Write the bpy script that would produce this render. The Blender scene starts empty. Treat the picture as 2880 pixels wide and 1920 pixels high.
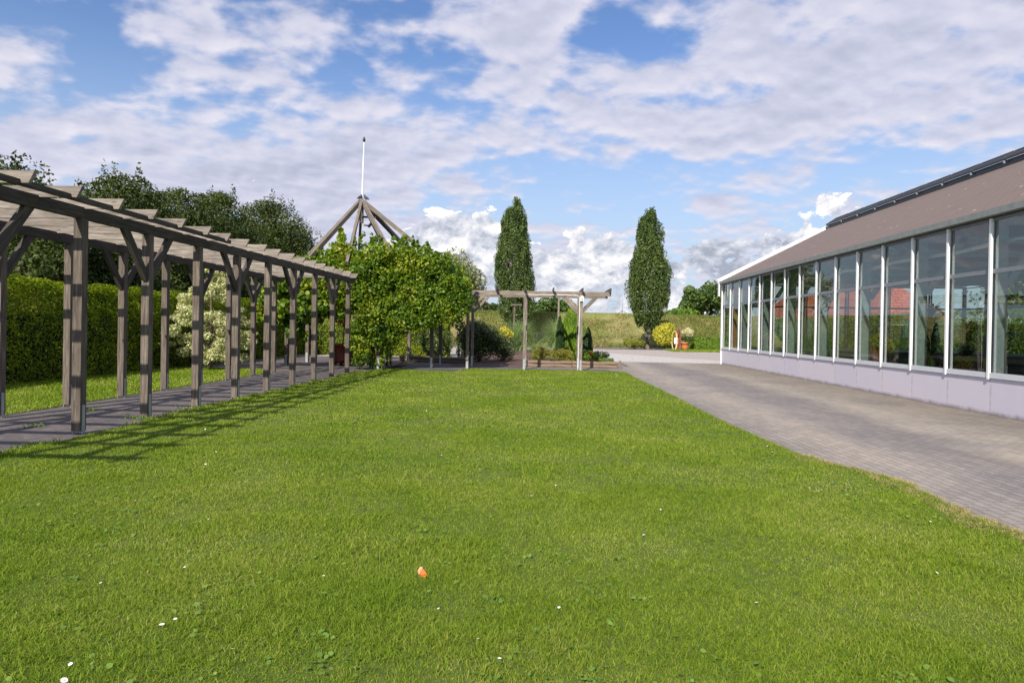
import bpy, math, random
import numpy as np
from mathutils import Vector, Matrix
rad = math.radians
C = bpy.context.scene.collection
scene = bpy.context.scene
rng = np.random.default_rng(7)
random.seed(7)

# ------------------------------------------------------------------ camera
H = 1.5; F = 1920.0
cam_d = bpy.data.cameras.new("camera"); cam = bpy.data.objects.new("camera", cam_d); C.objects.link(cam)
cam_d.lens = 24.0; cam_d.sensor_width = 36.0; cam_d.clip_end = 9000; cam_d.clip_start = 0.05
YAW, PITCH, ROLL = rad(2.39), rad(-0.33), rad(0.95)
fwd = Vector((-math.sin(YAW)*math.cos(PITCH), math.cos(YAW)*math.cos(PITCH), math.sin(PITCH)))
r0 = fwd.cross(Vector((0, 0, 1))).normalized(); u0 = r0.cross(fwd)
rr = r0*math.cos(ROLL) + u0*math.sin(ROLL); uu = u0*math.cos(ROLL) - r0*math.sin(ROLL)
M = Matrix((rr, uu, -fwd)).transposed().to_4x4(); M.translation = Vector((0, 0, H))
cam.matrix_world = M
cam_d.shift_y = -0.0084
scene.camera = cam
def ray(U, V):      # photograph pixel (2880x1920) -> viewing direction, used to read off positions on the ground
    x = (U-1440)/F; y = (960-V)/F + cam_d.shift_y*1.5
    return (rr*x + uu*y + fwd)
def gnd(U, V, z=0.0):
    d = ray(U, V); t = (z-H)/d.z
    return Vector((d.x*t, d.y*t, z))
def at(U, V, Y):
    d = ray(U, V); t = Y/d.y
    return Vector((d.x*t, Y, H+d.z*t))

# ------------------------------------------------------------------ sun + sky
AZ, EL = rad(16.5), rad(35.6)          # light travels towards +Y and +X
sun_d = bpy.data.lights.new("sun", 'SUN'); sun = bpy.data.objects.new("sun", sun_d); C.objects.link(sun)
sun_d.energy = 5.0; sun_d.angle = rad(0.53); sun_d.color = (1.0, 0.93, 0.82)
ldir = Vector((math.sin(AZ)*math.cos(EL), math.cos(AZ)*math.cos(EL), -math.sin(EL)))
sun.rotation_euler = ldir.to_track_quat('-Z', 'Y').to_euler(); sun.location = (-20, -40, 40)
scene.view_settings.view_transform = 'Standard'; scene.view_settings.look = 'None'
scene.view_settings.exposure = 0.35; scene.view_settings.gamma = 1.0
scene.render.engine = 'CYCLES'
scene.cycles.max_bounces = 8; scene.cycles.transparent_max_bounces = 24
scene.cycles.use_denoising = True

class NT:
    """small helper round a node tree"""
    def __init__(s, nt):
        s.nt = nt; s.nt.nodes.clear()
    def n(s, t, **kw):
        nd = s.nt.nodes.new(t)
        for k, v in kw.items():
            if k in ('inp',): continue
            setattr(nd, k, v)
        for k, v in kw.get('inp', {}).items():
            if isinstance(v, bpy.types.NodeSocket): s.nt.links.new(v, nd.inputs[k])
            else: nd.inputs[k].default_value = v
        return nd
    def l(s, a, b): s.nt.links.new(a, b)
    def math(s, op, a, b=0.0, c=0.0, clamp=False):
        nd = s.nt.nodes.new('ShaderNodeMath'); nd.operation = op; nd.use_clamp = clamp
        for i, v in enumerate((a, b, c)):
            if isinstance(v, bpy.types.NodeSocket): s.nt.links.new(v, nd.inputs[i])
            else: nd.inputs[i].default_value = v
        return nd.outputs[0]
    def noise(s, vec, scale, detail=4, rough=0.5, dist=0.0, dim='3D'):
        nd = s.nt.nodes.new('ShaderNodeTexNoise'); nd.noise_dimensions = dim
        if vec is not None: s.nt.links.new(vec, nd.inputs['Vector'])
        nd.inputs['Scale'].default_value = scale; nd.inputs['Detail'].default_value = detail
        nd.inputs['Roughness'].default_value = rough; nd.inputs['Distortion'].default_value = dist
        return nd.outputs['Fac']
    def ramp(s, fac, stops, interp='LINEAR'):
        nd = s.nt.nodes.new('ShaderNodeValToRGB'); nd.color_ramp.interpolation = interp
        el = nd.color_ramp.elements
        while len(el) > 1: el.remove(el[-1])
        for i, (p, c) in enumerate(stops):
            e = el[0] if i == 0 else el.new(p)
            e.position = p; e.color = (*c, 1) if len(c) == 3 else c
        s.nt.links.new(fac, nd.inputs[0]); return nd.outputs[0]
    def mix(s, fac, a, b, typ='MIX'):
        nd = s.nt.nodes.new('ShaderNodeMix'); nd.data_type = 'RGBA'; nd.blend_type = typ
        for k, v in ((0, fac), (6, a), (7, b)):
            if isinstance(v, bpy.types.NodeSocket): s.nt.links.new(v, nd.inputs[k])
            else: nd.inputs[k].default_value = v if k == 0 else ((*v, 1) if len(v) == 3 else v)
        return nd.outputs[2]
    def maprange(s, v, a, b, c=0.0, d=1.0, smooth=True):
        nd = s.nt.nodes.new('ShaderNodeMapRange'); nd.interpolation_type = 'SMOOTHSTEP' if smooth else 'LINEAR'
        s.nt.links.new(v, nd.inputs[0])
        for i, x in enumerate((a, b, c, d)): nd.inputs[i+1].default_value = x
        return nd.outputs[0]
    def mapping(s, vec, scale=(1, 1, 1), rot=(0, 0, 0), loc=(0, 0, 0)):
        nd = s.nt.nodes.new('ShaderNodeMapping'); s.nt.links.new(vec, nd.inputs[0])
        nd.inputs['Scale'].default_value = scale; nd.inputs['Rotation'].default_value = rot; nd.inputs['Location'].default_value = loc
        return nd.outputs[0]

world = bpy.data.worlds.new("World"); scene.world = world; world.use_nodes = True
def build_world():
    t = NT(world.node_tree)
    out = t.n('ShaderNodeOutputWorld')
    sky = t.n('ShaderNodeTexSky', sky_type='NISHITA', sun_disc=False, sun_elevation=EL,
              sun_rotation=math.pi+AZ, air_density=1.0, dust_density=0.6, ozone_density=1.6, altitude=0)
    tc = t.n('ShaderNodeTexCoord')
    nrm = t.n('ShaderNodeVectorMath', operation='NORMALIZE'); t.l(tc.outputs['Generated'], nrm.inputs[0])
    sp = t.n('ShaderNodeSeparateXYZ'); t.l(nrm.outputs[0], sp.inputs[0])
    X, Y, Z = sp.outputs
    zc = t.math('MAXIMUM', Z, 0.0)
    # ---- high broken sheet: project the direction on a flat layer
    den = t.math('ADD', zc, 0.27)
    px, py = t.math('DIVIDE', X, den), t.math('DIVIDE', Y, den)
    # ---- azimuth / elevation coordinates for the placed masses
    azn = t.math('ARCTAN2', X, Y); eln = t.math('ARCSINE', Z)
    def blob(U, V, ru, rv, amp, rot=0.0):
        d = ray(U, V).normalized(); a0 = math.atan2(d.x, d.y); e0 = math.asin(d.z)
        du = t.math('SUBTRACT', azn, a0); dv = t.math('SUBTRACT', eln, e0)
        c, s_ = math.cos(rot), math.sin(rot)
        ua = t.math('ADD', t.math('MULTIPLY', du, c*F/ru), t.math('MULTIPLY', dv, s_*F/ru))
        va = t.math('ADD', t.math('MULTIPLY', du, -s_*F/rv), t.math('MULTIPLY', dv, c*F/rv))
        q = t.math('ADD', t.math('MULTIPLY', ua, ua), t.math('MULTIPLY', va, va))
        g = t.math('POWER', 2.718, t.math('MULTIPLY', q, -1.0))
        return t.math('MULTIPLY', g, amp)
    def total(lst):
        acc = None
        for b in lst:
            v = blob(*b); acc = v if acc is None else t.math('ADD', acc, v)
        return acc
    pv = t.n('ShaderNodeCombineXYZ', inp={0: px, 1: py, 2: 0.37})
    def sheet(off):
        v = t.mapping(pv.outputs[0], scale=(1.0, 1.15, 1), rot=(0, 0, rad(-24)), loc=off)
        n1 = t.noise(v, 3.7, 3, 0.5, 0.0)
        n2 = t.noise(v, 9.6, 9, 0.50, 0.1)
        return t.math('ADD', t.math('ADD', t.math('MULTIPLY', n1, 0.75), t.math('MULTIPLY', n2, 0.95)), -0.35)
    s0 = sheet((0, 0, 0)); s1 = sheet((0.02, 0.03, 0.0))
    # where the photographed sky is clouded (+) and where blue shows (-); U, V, radius, radius, amount
    bias = total([
        (100, 30, 300, 90, -0.22), (270, 215, 150, 80, -0.16), (430, 250, 260, 60, -0.16), (780, 280, 120, 60, -0.10), (1000, 260, 170, 80, -0.10),
        (1080, 60, 150, 50, -0.16), (1000, 130, 90, 60, -0.10), (1730, 60, 150, 40, -0.14), (1650, 370, 130, 80, -0.14), (1500, 500, 300, 60, -0.17, -0.1),
        (1700, 120, 120, 50, -0.08), (1950, 500, 230, 40, -0.16, 0.1), (1230, 590, 130, 45, -0.17), (2450, 490, 330, 35, -0.17, 0.12), (1800, 600, 180, 40, -0.12),
        (60, 320, 110, 30, -0.12), (90, 520, 150, 30, -0.14), (1620, 620, 200, 40, -0.12), (2020, 620, 180, 40, -0.10), (620, 400, 60, 30, -0.05), (2000, 260, 120, 30, -0.06),
        (0, 200, 130, 60, 0.16), (560, 60, 230, 80, 0.18), (640, 220, 180, 60, 0.12), (350, 340, 380, 80, 0.17, -0.3), (800, 400, 420, 90, 0.17, -0.1),
        (1350, 110, 180, 80, 0.14), (1250, 400, 300, 80, 0.12), (2200, 230, 620, 130, 0.15, 0.12), (2500, 350, 500, 90, 0.15), (1900, 400, 330, 70, 0.13),
        (1500, 90, 160, 90, 0.10), (1000, 520, 250, 60, 0.14), (1450, 420, 220, 50, 0.06), (2600, 80, 400, 70, 0.12),
        (450, 550, 450, 70, 0.14), (1050, 620, 200, 90, 0.16), (2100, 560, 130, 40, 0.12)])
    hz = t.maprange(eln, 0.0, 0.12, -0.16, 0.02)
    d0 = t.math('ADD', t.math('ADD', s0, bias), hz)
    acov = t.maprange(d0, 0.37, 0.68)
    rel = t.math('SUBTRACT', s0, s1)
    core = t.maprange(d0, 0.55, 0.95)
    lit = t.math('ADD', t.math('MULTIPLY', rel, 1.4), t.math('SUBTRACT', 0.70, t.math('MULTIPLY', core, 0.24)), clamp=True)
    ccol = t.ramp(lit, [(0.0, (0.33, 0.35, 0.45)), (0.3, (0.43, 0.45, 0.57)), (0.6, (0.54, 0.55, 0.67)), (1.0, (0.70, 0.68, 0.76))])
    # ---- towering low clouds near the horizon
    cv = t.n('ShaderNodeCombineXYZ', inp={0: t.math('MULTIPLY', azn, 1.0), 1: t.math('MULTIPLY', eln, 1.55), 2: 0.2})
    def puff(off):
        v = t.mapping(cv.outputs[0], loc=off)
        a = t.noise(v, 7.0, 2, 0.5, 0.0)
        c0_ = t.noise(v, 14.0, 4, 0.55, 0.0)
        wv = t.n('ShaderNodeVectorMath', operation='ADD'); t.l(v, wv.inputs[0])
        cc = t.n('ShaderNodeCombineXYZ', inp={0: t.math('MULTIPLY', t.math('SUBTRACT', c0_, 0.5), 0.05), 1: t.math('MULTIPLY', t.math('SUBTRACT', c0_, 0.5), 0.05)}); t.l(cc.outputs[0], wv.inputs[1])
        vo = t.n('ShaderNodeTexVoronoi', feature='SMOOTH_F1', inp={'Vector': wv.outputs[0], 'Scale': 20.0, 'Smoothness': 0.45, 'Detail': 4.0, 'Roughness': 0.6, 'Lacunarity': 2.2})
        b = t.math('SUBTRACT', 0.72, vo.outputs['Distance'])
        c = t.noise(v, 26.0, 7, 0.65, 0.0)
        return t.math('ADD', t.math('ADD', t.math('MULTIPLY', a, 0.40), t.math('MULTIPLY', b, 0.40)), t.math('MULTIPLY', c, 0.26))
    p0 = puff((0, 0, 0)); p1 = puff((0.010, -0.020, 0.0))
    pb = total([(1250, 630, 80, 65, 0.5), (1365, 640, 60, 75, 0.5), (1190, 690, 120, 55, 0.36), (1310, 730, 170, 80, 0.45), (1620, 640, 40, 60, 0.26, -0.6), (1720, 690, 90, 60, 0.26), (1590, 760, 150, 60, 0.24),
                (1520, 740, 60, 50, 0.2), (1700, 790, 350, 60, 0.22), (1950, 720, 230, 60, 0.22), (2100, 690, 220, 60, 0.16), (2350, 560, 60, 40, 0.25),
                (2380, 600, 120, 50, 0.18), (550, 500, 200, 60, 0.16), (700, 510, 110, 50, 0.16), (200, 470, 100, 40, 0.12), (1600, 860, 600, 60, 0.26), (2450, 700, 400, 120, 0.1),
                (1450, 610, 110, 50, -0.2), (1520, 650, 60, 30, -0.15), (1650, 600, 60, 20, -0.1)])
    pd = t.math('ADD', t.math('ADD', p0, pb), t.maprange(eln, 0.07, 0.20, 0.15, 0.0))
    lowm = t.maprange(eln, 0.19, 0.27, 1.0, 0.0)
    pcov = t.math('MULTIPLY', t.maprange(pd, 0.485, 0.55), lowm)
    prel = t.math('SUBTRACT', p0, p1)
    # bright sunlit tops, grey flat bases
    shade = total([(1320, 800, 190, 70, 0.55), (1700, 810, 300, 35, 0.25), (650, 520, 260, 90, 0.75), (2040, 700, 200, 45, 0.8), (1950, 770, 330, 45, 0.5),
                   (1460, 780, 60, 60, 0.35), (1400, 750, 60, 50, 0.2), (1740, 590, 45, 22, 0.9), (2250, 740, 250, 60, 0.3), (1700, 690, 30, 30, 0.4), (250, 550, 250, 50, 0.4)])
    plit = t.math('SUBTRACT', t.math('ADD', 0.66, t.math('MULTIPLY', prel, 2.2)), t.math('MULTIPLY', shade, 0.55), clamp=True)
    pcol = t.ramp(plit, [(0.0, (0.34, 0.37, 0.45)), (0.3, (0.48, 0.51, 0.60)), (0.55, (0.64, 0.66, 0.72)), (0.8, (0.82, 0.81, 0.83)), (1.0, (0.96, 0.94, 0.93))])
    skyc = t.mix(1.0, sky.outputs[0], (0.78, 0.90, 1.12), 'MULTIPLY')
    skyc = t.mix(t.maprange(eln, 0.0, 0.42, 0.88, 0.0), skyc, (4.1, 4.85, 5.8))
    bg0 = t.n('ShaderNodeBackground', inp={'Color': skyc, 'Strength': 0.11})
    bg1 = t.n('ShaderNodeBackground', inp={'Color': ccol, 'Strength': 0.95})
    bg2 = t.n('ShaderNodeBackground', inp={'Color': pcol, 'Strength': 0.95})
    m1 = t.n('ShaderNodeMixShader', inp={0: t.math('MULTIPLY', acov, 0.96)}); t.l(bg0.outputs[0], m1.inputs[1]); t.l(bg1.outputs[0], m1.inputs[2])
    m2 = t.n('ShaderNodeMixShader', inp={0: pcov}); t.l(m1.outputs[0], m2.inputs[1]); t.l(bg2.outputs[0], m2.inputs[2])
    t.l(m2.outputs[0], out.inputs[0])
build_world()
world.cycles.sampling_method = 'MANUAL'; world.cycles.sample_map_resolution = 512

# ------------------------------------------------------------------ materials
def new_mat(name):
    m = bpy.data.materials.new(name); m.use_nodes = True
    t = NT(m.node_tree); out = t.n('ShaderNodeOutputMaterial'); b = t.n('ShaderNodeBsdfPrincipled')
    t.l(b.outputs[0], out.inputs[0]); return m, t, b, out
def plain(name, col, rough=0.6, metal=0.0, var=0.15, scale=6.0):
    m, t, b, o = new_mat(name)
    tc = t.n('ShaderNodeTexCoord')
    nz = t.noise(tc.outputs['Object'], scale, 5, 0.6)
    c0 = tuple(c*(1-var) for c in col); c1 = tuple(min(1, c*(1+var)) for c in col)
    t.l(t.ramp(nz, [(0.3, c0), (0.7, c1)]), b.inputs['Base Color'])
    b.inputs['Roughness'].default_value = rough; b.inputs['Metallic'].default_value = metal
    return m
def wood_mat(name, c_dark, c_mid, c_light, green=0.25):
    m, t, b, o = new_mat(name)
    uv = t.n('ShaderNodeUVMap')
    g1 = t.noise(t.mapping(uv.outputs[0], scale=(2.4, 34, 1)), 1.0, 7, 0.7, 0.5)
    g2 = t.noise(t.mapping(uv.outputs[0], scale=(1.1, 6, 1)), 1.0, 4, 0.6, 0.6)
    c = t.ramp(g1, [(0.32, c_dark), (0.5, c_mid), (0.68, c_light)])
    st = t.maprange(g2, 0.35, 0.72)
    c = t.mix(t.math('MULTIPLY', st, 0.5), c, tuple(x*0.62 for x in c_mid))
    vo = t.n('ShaderNodeTexVoronoi', inp={'Scale': 1.0}); t.l(t.mapping(uv.outputs[0], scale=(1.9, 9, 1)), vo.inputs['Vector'])
    kn = t.maprange(vo.outputs['Distance'], 0.05, 0.11, 0.75, 0.0)
    c = t.mix(kn, c, tuple(x*0.45 for x in c_dark))
    tc = t.n('ShaderNodeTexCoord')
    ga = t.maprange(t.noise(tc.outputs['Object'], 1.7, 5, 0.65), 0.5, 0.75, 0.0, green)
    c = t.mix(ga, c, (0.12, 0.13, 0.055))
    oi = t.n('ShaderNodeObjectInfo')
    c = t.mix(1.0, c, t.ramp(oi.outputs['Random'], [(0, (0.82, 0.80, 0.78)), (1, (1.12, 1.10, 1.08))]), 'MULTIPLY')
    t.l(c, b.inputs['Base Color']); b.inputs['Roughness'].default_value = 0.85
    bp = t.n('ShaderNodeBump', inp={'Strength': 0.5, 'Distance': 0.004, 'Height': g1}); t.l(bp.outputs[0], b.inputs['Normal'])
    return m
def leaf_mat(name, stops, transl=0.35, rough=0.5, nscale=0.8, namp=0.5, spec=0.35):
    """per-leaf colour from the 'rnd' attribute plus soft clumps of tone"""
    m, t, b, o = new_mat(name)
    a = t.n('ShaderNodeAttribute', attribute_name='rnd')
    tc = t.n('ShaderNodeTexCoord')
    nz = t.noise(tc.outputs['Object'], nscale, 3, 0.6)
    f = t.math('ADD', t.math('MULTIPLY', a.outputs['Fac'], 1.0-namp), t.math('MULTIPLY', t.maprange(nz, 0.3, 0.7), namp), clamp=True)
    c = t.ramp(f, stops)
    t.l(c, b.inputs['Base Color']); b.inputs['Roughness'].default_value = rough
    b.inputs['Specular IOR Level'].default_value = spec
    tr = t.n('ShaderNodeBsdfTranslucent'); t.l(t.mix(1.0, c, (1.15, 1.25, 0.6), 'MULTIPLY'), tr.inputs[0])
    mx = t.n('ShaderNodeMixShader', inp={0: transl}); t.l(b.outputs[0], mx.inputs[1]); t.l(tr.outputs[0], mx.inputs[2])
    t.l(mx.outputs[0], o.inputs[0]); return m

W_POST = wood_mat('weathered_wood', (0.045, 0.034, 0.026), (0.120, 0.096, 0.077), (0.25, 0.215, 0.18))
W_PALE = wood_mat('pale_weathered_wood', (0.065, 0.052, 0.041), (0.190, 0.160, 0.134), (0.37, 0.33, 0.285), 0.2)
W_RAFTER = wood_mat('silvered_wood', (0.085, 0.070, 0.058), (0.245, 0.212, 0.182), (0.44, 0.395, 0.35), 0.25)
W_DARK = wood_mat('weathered_and_shaded_wood', (0.022, 0.018, 0.015), (0.056, 0.047, 0.040), (0.12, 0.104, 0.088), 0.2)
W_LOG = wood_mat('log_wood', (0.10, 0.068, 0.045), (0.215, 0.155, 0.11), (0.36, 0.28, 0.21), 0.1)
W_TIMBER = wood_mat('orange_timber', (0.28, 0.13, 0.05), (0.42, 0.21, 0.08), (0.5, 0.28, 0.12), 0.0)
M_STEEL = plain('galvanised_steel', (0.42, 0.45, 0.49), 0.45, 0.55)
M_WHITEPAINT = plain('white_paint', (0.80, 0.80, 0.80), 0.4, 0, 0.03)
M_GREYFRAME = plain('grey_frame', (0.20, 0.215, 0.24), 0.45, 0.0, 0.08)
M_DARKFRAME = plain('dark_frame', (0.035, 0.035, 0.04), 0.4, 0.0, 0.2)
M_SILL = plain('pale_grey_sill', (0.62, 0.64, 0.69), 0.4, 0.0, 0.05)
M_COLUMN = plain('grey_green_steel', (0.235, 0.275, 0.27), 0.55, 0.0, 0.2, 9)
M_BLACK = plain('black_metal', (0.015, 0.015, 0.018), 0.5, 0, 0.2)
M_BARK = plain('bark', (0.11, 0.085, 0.06), 0.9, 0, 0.4, 9)
M_PALEBARK = plain('pale_bark', (0.30, 0.26, 0.22), 0.9, 0, 0.3, 9)
M_TERRA = plain('terracotta', (0.58, 0.20, 0.075), 0.7, 0, 0.1)
M_POTRED = plain('dark_red_glaze', (0.16, 0.028, 0.018), 0.35, 0, 0.2)
M_ORANGE = plain('fresh_terracotta', (0.80, 0.15, 0.03), 0.75, 0, 0.12, 40)
M_SHARDEDGE = plain('worn_terracotta', (0.62, 0.30, 0.16), 0.8, 0, 0.15, 40)
M_PLASTIC = plain('white_plastic', (0.8, 0.8, 0.78), 0.35, 0, 0.02)
M_HOSE_Y = plain('yellow_hose', (0.72, 0.52, 0.22), 0.5, 0, 0.1)
M_HOSE_R = plain('red_hose', (0.32, 0.05, 0.05), 0.5, 0, 0.1)
M_REDBROWN = plain('red_brown_wood', (0.16, 0.045, 0.03), 0.8, 0, 0.25)
M_PIGEON = plain('grey_feathers', (0.05, 0.052, 0.065), 0.7, 0, 0.3, 20)
M_TURBINE = plain('turbine_grey', (0.28, 0.31, 0.36), 0.5, 0, 0.02)
M_BRICKWALL = plain('white_render', (0.6, 0.58, 0.54), 0.8, 0, 0.1)
M_GREYLINEN = plain('dark_bench', (0.03, 0.03, 0.035), 0.7, 0, 0.2)

def glass_mat():
    m, t, b, o = new_mat('window_glass')
    tr = t.n('ShaderNodeBsdfTransparent'); tr.inputs[0].default_value = (0.70, 0.77, 0.735, 1)
    gl = t.n('ShaderNodeBsdfGlossy'); gl.inputs['Roughness'].default_value = 0.0; gl.inputs[0].default_value = (0.95, 1, 1, 1)
    tc = t.n('ShaderNodeTexCoord')
    bp = t.n('ShaderNodeBump', inp={'Strength': 0.035, 'Distance': 0.05, 'Height': t.noise(tc.outputs['Object'], 0.9, 2)})
    t.l(bp.outputs[0], gl.inputs['Normal'])
    ge = t.n('ShaderNodeNewGeometry'); dt = t.n('ShaderNodeVectorMath', operation='DOT_PRODUCT')
    t.l(ge.outputs['Normal'], dt.inputs[0]); t.l(ge.outputs['Incoming'], dt.inputs[1])
    q = t.math('POWER', t.math('SUBTRACT', 1.0, t.math('ABSOLUTE', dt.outputs['Value']), clamp=True), 5.0)
    mx = t.n('ShaderNodeMixShader', inp={0: t.math('ADD', t.math('MULTIPLY', q, 0.88), 0.12, clamp=True)})
    t.l(tr.outputs[0], mx.inputs[1]); t.l(gl.outputs[0], mx.inputs[2]); t.l(mx.outputs[0], o.inputs[0])
    return m
M_GLASS = glass_mat()

def panel_mat():
    m, t, b, o = new_mat('lilac_panel')
    tc = t.n('ShaderNodeTexCoord'); sp = t.n('ShaderNodeSeparateXYZ'); t.l(tc.outputs['Object'], sp.inputs[0])
    n1 = t.noise(tc.outputs['Object'], 2.2, 5, 0.7)
    h = t.math('ADD', sp.outputs[2], t.math('MULTIPLY', t.math('SUBTRACT', n1, 0.5), -0.22))
    dirt = t.maprange(h, -0.01, 0.12, 0.85, 0.0)
    n2 = t.noise(t.mapping(tc.outputs['Object'], scale=(2.2, 2.2, 0.35)), 1.0, 3, 0.5)
    c = t.ramp(n2, [(0.3, (0.64, 0.60, 0.69)), (0.7, (0.665, 0.625, 0.705))])
    ed = t.maprange(t.math('ABSOLUTE', t.math('ADD', sp.outputs[1], t.math('MULTIPLY', n1, 0.04))), 0.0, 0.075, 0.55, 0.0)
    c = t.mix(t.math('MULTIPLY', ed, t.maprange(n1, 0.35, 0.6)), c, (0.33, 0.29, 0.24))
    c = t.mix(dirt, c, (0.17, 0.14, 0.12))
    oi = t.n('ShaderNodeObjectInfo'); c = t.mix(1.0, c, t.ramp(oi.outputs['Random'], [(0, (0.95, 0.95, 0.97)), (1, (1.03, 1.02, 1.0))]), 'MULTIPLY')
    t.l(c, b.inputs['Base Color']); b.inputs['Roughness'].default_value = 0.5
    return m
M_PANEL = panel_mat()

def roof_mat(name, c0, c1, course, spots=True, bump=0.4, mort=0.006):
    m, t, b, o = new_mat(name)
    uv = t.n('ShaderNodeUVMap')
    br = t.n('ShaderNodeTexBrick', inp={'Scale': 1.0, 'Mortar Size': mort, 'Mortar Smooth': 0.3, 'Brick Width': course*2.0, 'Row Height': course,
                                     'Color1': (*c0, 1), 'Color2': (*c1, 1), 'Mortar': (*[x*0.45 for x in c0], 1)})
    t.l(uv.outputs[0], br.inputs['Vector'])
    n = t.noise(uv.outputs[0], 1.3, 6, 0.65)
    c = t.mix(1.0, br.outputs[0], t.ramp(n, [(0.3, (0.94, 0.94, 0.95)), (0.7, (1.06, 1.05, 1.04))]), 'MULTIPLY')
    if spots:
        vo = t.n('ShaderNodeTexVoronoi', inp={'Scale': 2.3}); t.l(uv.outputs[0], vo.inputs['Vector'])
        f = t.maprange(vo.outputs['Distance'], 0.05, 0.10, 1.0, 0.0)
        c = t.mix(f, c, (0.62, 0.58, 0.54))
    t.l(c, b.inputs['Base Color']); b.inputs['Roughness'].default_value = 0.75
    bp = t.n('ShaderNodeBump', inp={'Strength': bump, 'Distance': 0.01, 'Height': br.outputs['Fac']}); bp.invert = True
    t.l(bp.outputs[0], b.inputs['Normal'])
    return m
M_ROOF = roof_mat('brown_slate', (0.172, 0.128, 0.109), (0.186, 0.140, 0.120), 0.14)
M_REDTILE = roof_mat('red_pantile', (0.46, 0.075, 0.028), (0.56, 0.115, 0.04), 0.36, False, 1.0, 0.035)

def ground_mat(name, stops, scale, detail=6, bump=0.3, bdist=0.02, rough=0.95, big=None):
    m, t, b, o = new_mat(name)
    tc = t.n('ShaderNodeTexCoord')
    n = t.noise(tc.outputs['Object'], scale, detail, 0.65)
    c = t.ramp(n, stops)
    if big:
        n2 = t.noise(tc.outputs['Object'], big[0], 4, 0.6)
        c = t.mix(t.maprange(n2, 0.4, 0.65), c, big[1])
    t.l(c, b.inputs['Base Color']); b.inputs['Roughness'].default_value = rough
    bp = t.n('ShaderNodeBump', inp={'Strength': bump, 'Distance': bdist, 'Height': n}); t.l(bp.outputs[0], b.inputs['Normal'])
    return m
def paver_mat(name, c0, c1, mortar, w, h, rot, tint_stops, moss=None, bump=0.5, tracks=False):
    m, t, b, o = new_mat(name)
    tc = t.n('ShaderNodeTexCoord')
    v = t.mapping(tc.outputs['Object'], rot=(0, 0, rot))
    wob = t.n('ShaderNodeVectorMath', operation='ADD'); t.l(v, wob.inputs[0])
    nz = t.n('ShaderNodeTexNoise', inp={'Scale': 1.2}); t.l(v, nz.inputs['Vector'])
    sc = t.n('ShaderNodeVectorMath', operation='SCALE', inp={'Scale': 0.03}); t.l(nz.outputs['Color'], sc.inputs[0]); t.l(sc.outputs[0], wob.inputs[1])
    br = t.n('ShaderNodeTexBrick', inp={'Scale': 1.0, 'Mortar Size': 0.006, 'Mortar Smooth': 0.25, 'Brick Width': w, 'Row Height': h, 'Bias': 0.0,
                                     'Color1': (*c0, 1), 'Color2': (*c1, 1), 'Mortar': (*mortar, 1)})
    t.l(wob.outputs[0], br.inputs['Vector'])
    n = t.noise(tc.outputs['Object'], 0.55, 6, 0.62)
    c = t.mix(1.0, br.outputs[0], t.ramp(n, tint_stops), 'MULTIPLY')
    if tracks:   # wear bands left by wheels along the drive
        sp = t.n('ShaderNodeSeparateXYZ'); t.l(tc.outputs['Object'], sp.inputs[0])
        wob2 = t.math('MULTIPLY', t.math('SUBTRACT', t.noise(t.mapping(tc.outputs['Object'], scale=(0.4, 0.16, 1)), 1.0, 5, 0.6), 0.5), 1.7)
        xx = t.math('DIVIDE', t.math('ADD', t.math('SUBTRACT', sp.outputs[0], 3.0), wob2), 5.6)
        c = t.mix(1.0, c, t.ramp(xx, [(0.0, (0.84, 0.82, 0.82)), (0.10, (0.98, 0.96, 0.94)), (0.20, (1.12, 1.09, 1.05)), (0.33, (0.78, 0.78, 0.83)), (0.46, (0.72, 0.72, 0.76)), (0.58, (1.10, 1.08, 1.03)), (0.70, (0.92, 0.90, 0.86)), (0.85, (0.78, 0.75, 0.69)), (1.0, (0.68, 0.65, 0.58))]), 'MULTIPLY')
    fine = t.noise(tc.outputs['Object'], 45, 4, 0.7)
    c = t.mix(1.0, c, t.ramp(fine, [(0.3, (0.80, 0.80, 0.80)), (0.7, (1.18, 1.18, 1.18))]), 'MULTIPLY')
    vo = t.n('ShaderNodeTexVoronoi', inp={'Scale': 5.5}); t.l(tc.outputs['Object'], vo.inputs['Vector'])
    c = t.mix(t.maprange(vo.outputs['Distance'], 0.05, 0.09, 0.75, 0.0), c, (0.45, 0.43, 0.41))
    if moss:
        n4 = t.noise(tc.outputs['Object'], 2.3, 5, 0.7)
        c = t.mix(t.maprange(n4, 0.6, 0.7, 0.0, 0.7), c, moss)
    t.l(c, b.inputs['Base Color']); b.inputs['Roughness'].default_value = 0.85
    bp = t.n('ShaderNodeBump', inp={'Strength': bump, 'Distance': 0.008, 'Height': br.outputs['Fac']}); bp.invert = True
    bp2 = t.n('ShaderNodeBump', inp={'Strength': 0.35, 'Distance': 0.004, 'Height': fine}); t.l(bp.outputs[0], bp2.inputs['Normal'])
    t.l(bp2.outputs[0], b.inputs['Normal'])
    return m
M_DRIVE = paver_mat('driveway_pavers', (0.265, 0.235, 0.208), (0.335, 0.298, 0.264), (0.160, 0.142, 0.124), 0.21, 0.105, rad(90),
                    [(0.3, (0.76, 0.77, 0.83)), (0.5, (1, 1, 1)), (0.7, (1.14, 1.10, 1.05))], None, 0.6, True)
M_PATH = paver_mat('path_pavers', (0.112, 0.095, 0.092), (0.155, 0.132, 0.124), (0.06, 0.05, 0.05), 0.21, 0.105, rad(90),
                   [(0.3, (0.75, 0.76, 0.82)), (0.5, (1, 1, 1)), (0.7, (1.22, 1.15, 1.12))], (0.12, 0.14, 0.04), 0.6)
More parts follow.
